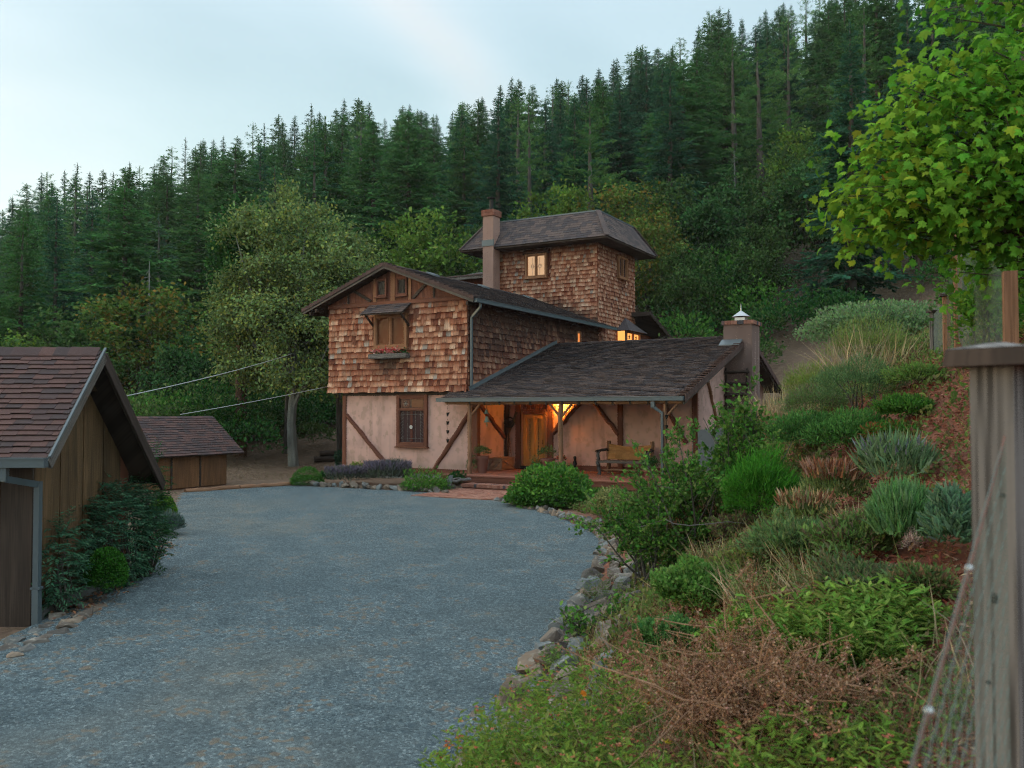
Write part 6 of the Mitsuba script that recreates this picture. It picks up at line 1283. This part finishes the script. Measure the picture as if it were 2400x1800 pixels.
# near foreground: dead brown bush and the leafy plant with coral flower buds
x, y = 1.05, 3.8; z = float(H(x, y)) + .07; rg = R(120); st = MB(); P0 = []
for i in range(135):
    a = rg.uniform(0, 6.28); L = rg.uniform(.30, .68); d = unit(np.array([math.cos(a) * rg.uniform(.3, 1.1), math.sin(a) * rg.uniform(.3, 1.0), rg.uniform(.25, .75)])); b = np.array([rg.normal(0, .12), rg.normal(0, .12), 0]); mid = b + d * L * .55 + rg.normal(0, .05, 3) + (0, 0, .04); e = b + d * L + rg.normal(0, .10, 3) - (0, 0, .07)
    st.tube([b, (b + mid) / 2 + rg.normal(0, .02, 3), mid, (mid + e) / 2 + rg.normal(0, .03, 3), e], [.0065, .0055, .0045, .003, .0015], 5, wood=W['crate'])
    for j in range(8):
        f = rg.uniform(.35, 1); p = (b + (mid - b) * f / .55 if f < .55 else mid + (e - mid) * (f - .55) / .45); q = p + rg.normal(0, .075, 3); st.tube([p, q], [.0022, .001], 3, wood=W['crate'])
        k = 42; P0.append(p + (q - p) * rg.uniform(.1, 1.1, (k, 1)) + rg.normal(0, .008, (k, 3)))
P0 = np.vstack(P0); n = len(P0)
plant('dead_bush', 'dead brown brittle bush in the near foreground', 'shrub', x, y, [('branch', st, 'm_wood'), ('dry_leaf_mass', leaves(P0, rg.normal(size=(n, 3)), rg.normal(size=(n, 3)), .010 * rg.uniform(.6, 1.5, n), rgb(rg, [(.24, .125, .07), (.30, .17, .10), (.18, .09, .05), (.36, .22, .15)], n, .2), 'oval'), 'm_dry')], z)
CORAL = [(.48, .17, .10), (.55, .24, .15), (.38, .12, .08)]
for i, (x, y, r, h, sd, lb) in enumerate(((.12, 4.0, .42, .42, 121, 'leafy green plant with coral buds left of the dead bush'), (.38, 4.75, .42, .50, 122, 'leafy plant with coral flower heads behind the dead bush'), (-.12, 4.9, .32, .30, 123, 'low leafy plant with orange buds nearest the gravel'), (.45, 3.35, .40, .32, 124, 'leafy plant with a few yellow flowers at the bottom edge'), (1.15, 3.15, .4, .30, 125, 'broad leaved plant in front of the dead bush'))):
    rg = R(sd); n = 170
    plant('rockrose', lb, 'plant', x, y, [('foliage', spray_mesh(rg, n, r, r, h, .046, [(0.177, 0.287, 0.048), (0.125, 0.220, 0.042), (0.219, 0.269, 0.059)], 'lance', 8, spread=.7), 'm_leaf')] + dots(CORAL, 45, .014, 'coral_bud_mass')(rg, r * .95, h * 1.05) + (dots([(.62, .22, .03)], 4, .03, 'orange_flower')(rg, r, h) if i in (1, 2) else dots([(.6, .5, .05)], 3, .03, 'yellow_flower')(rg, r, h) if i == 3 else []))
simple('juniper', 'fine dark green needle plant at the gravel edge in the bottom middle', 1085, 1610, 130, 110, 126, 3000, .04, [(0.104, 0.202, 0.048), (0.084, 0.169, 0.042)], 'needle', upward=.5, lump=.4, depth=5.6)
simple('dry_brush', 'wispy rusty dry weeds over the gravel left of the coral buds', 1150, 1500, 90, 80, 127, 500, .05, RUST, 'needle', 'm_dry', depth=6.6, fill=.2)
# ground cover of the whole bank, one mass of small herbs and dry grass
rg = R(130); n = 140000; yy = 3.2 + 26 * rg.random(n) ** 1.5; xx = rg.uniform(-1, 14, n)
dd = shapely.distance(shapely.points(xx, yy), COURT); zz = H(xx, yy)
patch = meshkit.fbm(np.stack([xx * .9, yy * .9, 0 * xx], -1), 3, 4)
mulch = (np.hypot((xx - (yy * .42 + .55)) / 1.0, 0) < 1.25) & (yy > 4.5) & (yy < 14)
red = np.hypot(xx - 1.75, (yy - 9.2) / 1.6) < .55
hx, hy = (xx - O2[0]) * UA[0] + (yy - O2[1]) * UA[1], (xx - O2[0]) * VA[0] + (yy - O2[1]) * VA[1]
keep = (dd > .75) & (xx < yy * .62 + .3) & ~((hx > -7) & (hx < 9.3) & (hy > -2)) & ~((hx > .9) & (hx < 4.8) & (hy > -6.2)) & (~mulch | (rg.random(n) < .22)) & (~red | (rg.random(n) < .05)) & (patch > .20)
xx, yy, zz, patch = xx[keep], yy[keep], zz[keep], patch[keep]; n = len(xx); P0 = np.stack([xx, yy, zz - .01], 1)
gr = rg.random(n) < .30; cols = np.where(gr[:, None], rgb(rg, STRAW + [(.24, .24, .10), (.17, .24, .08), (.26, .17, .09)], n), rgb(rg, [(.13, .19, .055), (.10, .16, .045), (.16, .22, .07), (.11, .20, .045)] + [(0.209, 0.220, 0.070), (.15, .13, .06), (.14, .09, .05)], n)) * (.7 + .7 * patch)[:, None]
g1 = leaves(P0[gr], np.array([0, 0, 1.]) + rg.normal(0, .55, (int(gr.sum()), 3)), rg.normal(size=(int(gr.sum()), 3)), rg.uniform(.12, .38, int(gr.sum())), cols[gr], 'blade')
Ph = P0[~gr]; k = len(Ph); ms = [g1]
for j in range(4):
    A = rg.normal(0, .8, (k, 3)); A[:, 2] = np.abs(A[:, 2]) + .25; ms.append(leaves(Ph + rg.normal(0, .03, (k, 3)) + (0, 0, .05 * j), A, np.array([0, 0, 1.]) + rg.normal(0, .4, (k, 3)), rg.uniform(.04, .09, k) * np.clip(Ph[:, 1] / 11, .38, 1), cols[~gr] * rg.uniform(.8, 1.2, (k, 1)), 'oval'))
putleaf('ground_cover', join(ms), label='mixed green herbs and dry grass covering the bank', kind='stuff')
# red brown mulch and straw under the fence
rg = R(131); n = 26000; yy = rg.uniform(2.6, 14.5, n); xx = yy * .42 + .55 + rg.uniform(-1.5, 2.2, n); zz = H(xx, yy)
P0 = np.stack([xx, yy, zz + .012], 1); cl = rgb(rg, [(.26, .085, .06), (.20, .06, .045), (.33, .13, .09), (.15, .055, .04), (.38, .24, .16)], n)
putleaf('mulch', leaves(P0, rg.normal(size=(n, 3)) * (1, 1, .25), np.array([0, 0, 1.]) + rg.normal(0, .5, (n, 3)), rg.uniform(.03, .09, n), cl, 'lance'), 'm_dry', label='red brown bark mulch strewn along the fence', kind='stuff')
# dry slope grass between chimney and hill
rg = R(132); n = 52000; yy = rg.uniform(17, 72, n); px = rg.uniform(1420, 2250, n); lf = rg.random(n) < .35; yy[lf] = rg.uniform(34, 62, int(lf.sum())); px[lf] = rg.uniform(280, 860, int(lf.sum())); xx = (px - 1106) * yy / 1915; zz = H(xx, yy); keep = (meshkit.fbm(np.stack([xx * .4, yy * .4, 0 * xx], -1), 3, 6) > .40) & (shapely.distance(shapely.points(xx, yy), COURT) > .6); xx, yy, zz = xx[keep], yy[keep], zz[keep]; n = len(xx)
putleaf('dry_slope_grass', leaves(np.stack([xx, yy, zz], 1), np.array([0, 0, 1.]) + rg.normal(0, .5, (n, 3)), rg.normal(size=(n, 3)), rg.uniform(.1, .3, n), rgb(rg, [(.20, .15, .09), (.15, .11, .07), (.12, .115, .06)], n), 'blade'), 'm_dry', label='short dry grass and litter on the brown slopes', kind='stuff')

# ---------------------------------------------------------------- fence
FN = thing('garden_fence', 'wire garden fence on weathered wooden posts along the top of the bank', 'fence')
def fence_post(x, y, z0, z1, yaw, wood, cap=True, w=.089, label=None):
    c, s = math.cos(yaw), math.sin(yaw); fr = lambda v: np.stack([v[:, 0] * c - v[:, 1] * s + x, v[:, 0] * s + v[:, 1] * c + y, v[:, 2]], 1)
    K = part(FN, 'post', MB().box(-w / 2, w / 2, -w / 2, w / 2, z0, z1, wood=wood), 'm_wood', fr, **({'label': label} if label else {}))
    if cap: part(K, 'cap', MB().hexa([(-.085, -.085, z1 + .001), (.085, -.085, z1 + .001), (.085, .085, z1 + .001), (-.085, .085, z1 + .001), (-.08, -.08, z1 + .038), (.08, -.08, z1 + .038), (.08, .08, z1 + .038), (-.08, .08, z1 + .038)], wood=W['dark']).hexa([(-.08, -.08, z1 + .0385), (.08, -.08, z1 + .0385), (.08, .08, z1 + .0385), (-.08, .08, z1 + .0385), (-.02, -.02, z1 + .052), (.02, -.02, z1 + .052), (.02, .02, z1 + .052), (-.02, .02, z1 + .052)], wood=W['post']), 'm_wood', fr)
    return K
KP = fence_post(1.062, 1.93, 1.0, 2.795, -math.radians(50), W['post'], label='big weathered grey fence post close to the camera')
for kz, kx in ((2.52, .02), (2.12, -.015)): part(KP, 'nail', MB().mesh(trimesh.creation.icosphere(1, .005)), 'm_blackmetal', lambda v, kz=kz, kx=kx: v + np.array([1.062 - .0455 * .766 + kx * .643, 1.93 - .0455 * .643 - kx * .766, kz]))
fv = part(KP, 'knot', MB().mesh(trimesh.creation.icosphere(1, .012, )), 'm_blackmetal', lambda v: v * (.6, .6, 1) + np.array([1.062 - .0437 * .766 - .0, 1.93 - .0437 * .643, 2.30]))
POSTS = [(3.58, 6.35, 3.70, -.35), (5.75, 11.4, 5.1, -.3), (6.02, 12.25, 4.28, -.3), (7.15, 15.0, 4.36, .1)]
for i, (x, y, zt, yw) in enumerate(POSTS):
    fence_post(x, y, float(H(x, y)) - .2, zt, yw, W['log'] if i < 3 else W['post'], cap=i > 1, label=('brown fence post behind the maple twigs', 'brown fence post next to the vine', 'capped brown fence post third along the row', 'old grey capped fence post at the far end')[i])
def wire_panel(a, b, za, zb, h, sv, shz, r, mat, name='wire_mesh', sag=0):
    a, b = np.array(a, float), np.array(b, float); L = np.linalg.norm(b - a); m = MB(); n = int(L / sv)
    for i in range(n + 1):
        t = i / n; p = a + (b - a) * t; z = za + (zb - za) * t - sag * 4 * t * (1 - t); m.tube([(*p, z), (*p, z - h)], r, 3, caps=False)
    for j in range(int(h / shz) + 1):
        ts = np.linspace(0, 1, 9); m.tube([(*(a + (b - a) * t), za + (zb - za) * t - sag * 4 * t * (1 - t) - j * shz) for t in ts], r, 3, caps=False)
    return part(FN, name, m, mat, None)
wire_panel(POSTS[0][:2], POSTS[1][:2], 3.65, 4.95, 1.3, .05, .10, .0012, 'm_greenwire')
wire_panel(POSTS[1][:2], POSTS[2][:2], 4.9, 4.25, 1.3, .05, .10, .0014, 'm_greenwire'); wire_panel(POSTS[2][:2], POSTS[3][:2], 4.25, 4.32, 1.0, .05, .10, .0014, 'm_greenwire')
# loose netting hung from the near post towards the camera
NA, NB = np.array([.955, 1.72, 2.65]), np.array([.34, .86, 2.22])
wire_panel(NA[:2], NB[:2], NA[2], NB[2], 1.3, .044, .060, .0011, 'm_greenwire', 'netting')
part(FN, 'rusty_wire', MB().tube([NA, NA * .66 + NB * .34 + (0, 0, -.012), NA * .33 + NB * .67 + (0, 0, -.010), NB], .0022, 6), 'm_rustwire', None)
for t in (.42, .72): q = NA * (1 - t) + NB * t + (0, 0, -.01); part(FN, 'clip', MB().mesh(trimesh.creation.icosphere(2, .0065)), 'm_zinc', lambda v, q=q: v + q)

# ---------------------------------------------------------------- maple at the upper right
MT = thing('maple_tree', 'leafy bright green maple reaching in from the right, yellowing at its outer twigs', 'tree')
tz = float(H(4.85, 7.9)); rg = R(140); tr = MB()
tr.tube([(4.85, 7.9, tz - .1), (4.82, 7.9, tz + 1.2), (4.95, 7.85, 5.3), (5.1, 7.9, 7.6)], [.085, .075, .06, .03], 10, uv=(0, 0))
ELL = [((5.25, 7.8, 6.35), (1.72, 1.5, 1.55), 4600), ((3.98, 7.6, 5.0), (1.25, 1.1, .78), 4200), ((3.22, 7.5, 4.52), (.78, .8, .36), 1000), ((4.35, 7.6, 4.28), (.90, 1.0, .44), 1000), ((4.9, 7.3, 4.9), (.9, .9, .9), 1300)]
P0, A0, N0, E0 = [], [], [], []
for (c, r, n) in ELL:
    c, r = np.array(c), np.array(r); nb = max(10, n // 45)
    for i in range(nb):
        d = sphere_dirs(rg, 1)[0]; e = c + d * r * (rg.uniform(.55, 1.02)); s = np.array([4.9, 7.87, np.clip(e[2] - .1 - .25 * rg.random(), 3.9, 7.2)]); mid = s * .5 + e * .5 + rg.normal(0, .08, 3) + (0, 0, .08)
        tr.tube([s, mid, e], [.014, .009, .003], 5)
        k = n // nb; t = rg.random(k) ** .6; q = np.where((t < .5)[:, None], s + (mid - s) * (t * 2)[:, None], mid + (e - mid) * ((t - .5) * 2)[:, None]) * .35 + e * .65 + rg.normal(0, .16, (k, 3))
        P0.append(q); A0.append(np.repeat(unit(e - s)[None], k, 0) * .55 + rg.normal(0, .6, (k, 3)) + (-.15, -.1, -.5)); N0.append(np.repeat(d[None], k, 0) * .5 + rg.normal(0, .55, (k, 3)) + (-.15, -.35, .7))
        E0.append(np.full(k, (5.0 - e[0]) / 2.6))
for zb, y0, x1 in ((4.55, 7.6, 2.9), (4.75, 7.4, 3.4), (5.0, 7.7, 3.1), (4.3, 7.6, 3.5), (5.5, 7.7, 3.6)): tr.tube([(4.9, 7.88, zb - .05), (4.2, (7.88 + y0) / 2, zb + .06), (x1, y0, zb)], [.022, .015, .005], 6)
P0, A0, N0, E0 = map(np.concatenate, (P0, A0, N0, E0)); n = len(P0)
yel = np.clip(E0 + rg.normal(0, .24, n) - .40, 0, 1)[:, None]
cm = rgb(rg, [(.115, .32, .036), (.085, .26, .034), (.15, .37, .042)], n, .18) * (1 - yel) + rgb(rg, [(.26, .36, .035), (.34, .37, .036), (.21, .33, .036)], n, .15) * yel
for i in rg.integers(0, n, 26): cm[i] = (.38, .17, .04)
sz = .082 * rg.uniform(.7, 1.25, n)
v, f, u = tr.done(); scene[newkey('trunk', MT)] = mikit.ply((v, f), 'm_bark', uv=u)
seen = P0[:, 1] - .35 * np.abs(P0[:, 0] - 3.4); seen[(P0[:, 0] / P0[:, 1] > .585)] += 50; o = np.argsort(seen); near, rest = o[:300], o[300:]
for i in near: putleaf(newkey('leaf', MT), leaves(P0[i:i + 1], A0[i:i + 1], N0[i:i + 1], sz[i:i + 1], cm[i:i + 1], 'maple'), 'm_gloss')
k = putleaf(newkey('further_leaves', MT), leaves(P0[rest], A0[rest], N0[rest], sz[rest], cm[rest], 'maple'), 'm_gloss'); labels[k] = {'kind': 'stuff'}
# vine and bushes behind the fence
simple('vine', 'twiggy green vine with small leaves climbing the fence under the maple', 2120, 800, 120, 260, 150, 700, .075, G_BRIGHT, 'oval', depth=9.2, cat='plant', z=3.0, lump=.5, fill=.2, stems=7)
simple('garden_shrub', 'dense green bush inside the fenced garden behind the vine', 2170, 800, 260, 260, 151, 3000, .09, G_MID + G_OLIVE, 'oval', depth=14.5, z=3.5, lump=.3)
simple('garden_shrub', 'mid green shrub inside the fence at the right edge', 2330, 860, 300, 330, 152, 2500, .09, G_MID, 'oval', depth=10.5, z=3.1, lump=.3)

# ---------------------------------------------------------------- evening air
scene['air'] = {'type': 'homogeneous', 'albedo': {'type': 'rgb', 'value': [0.955, 0.965, 0.97]}, 'sigma_t': 0.00016}
scene['haze'] = {'type': 'cube', 'to_world': T().translate([0, 190, 60]).scale([300, 260, 66]), 'bsdf': {'type': 'null'}, 'interior': {'type': 'ref', 'id': 'air'}}
lab('haze', 'faint evening haze in the air', kind='stuff')
scene['camera']['medium'] = {'type': 'ref', 'id': 'air'}
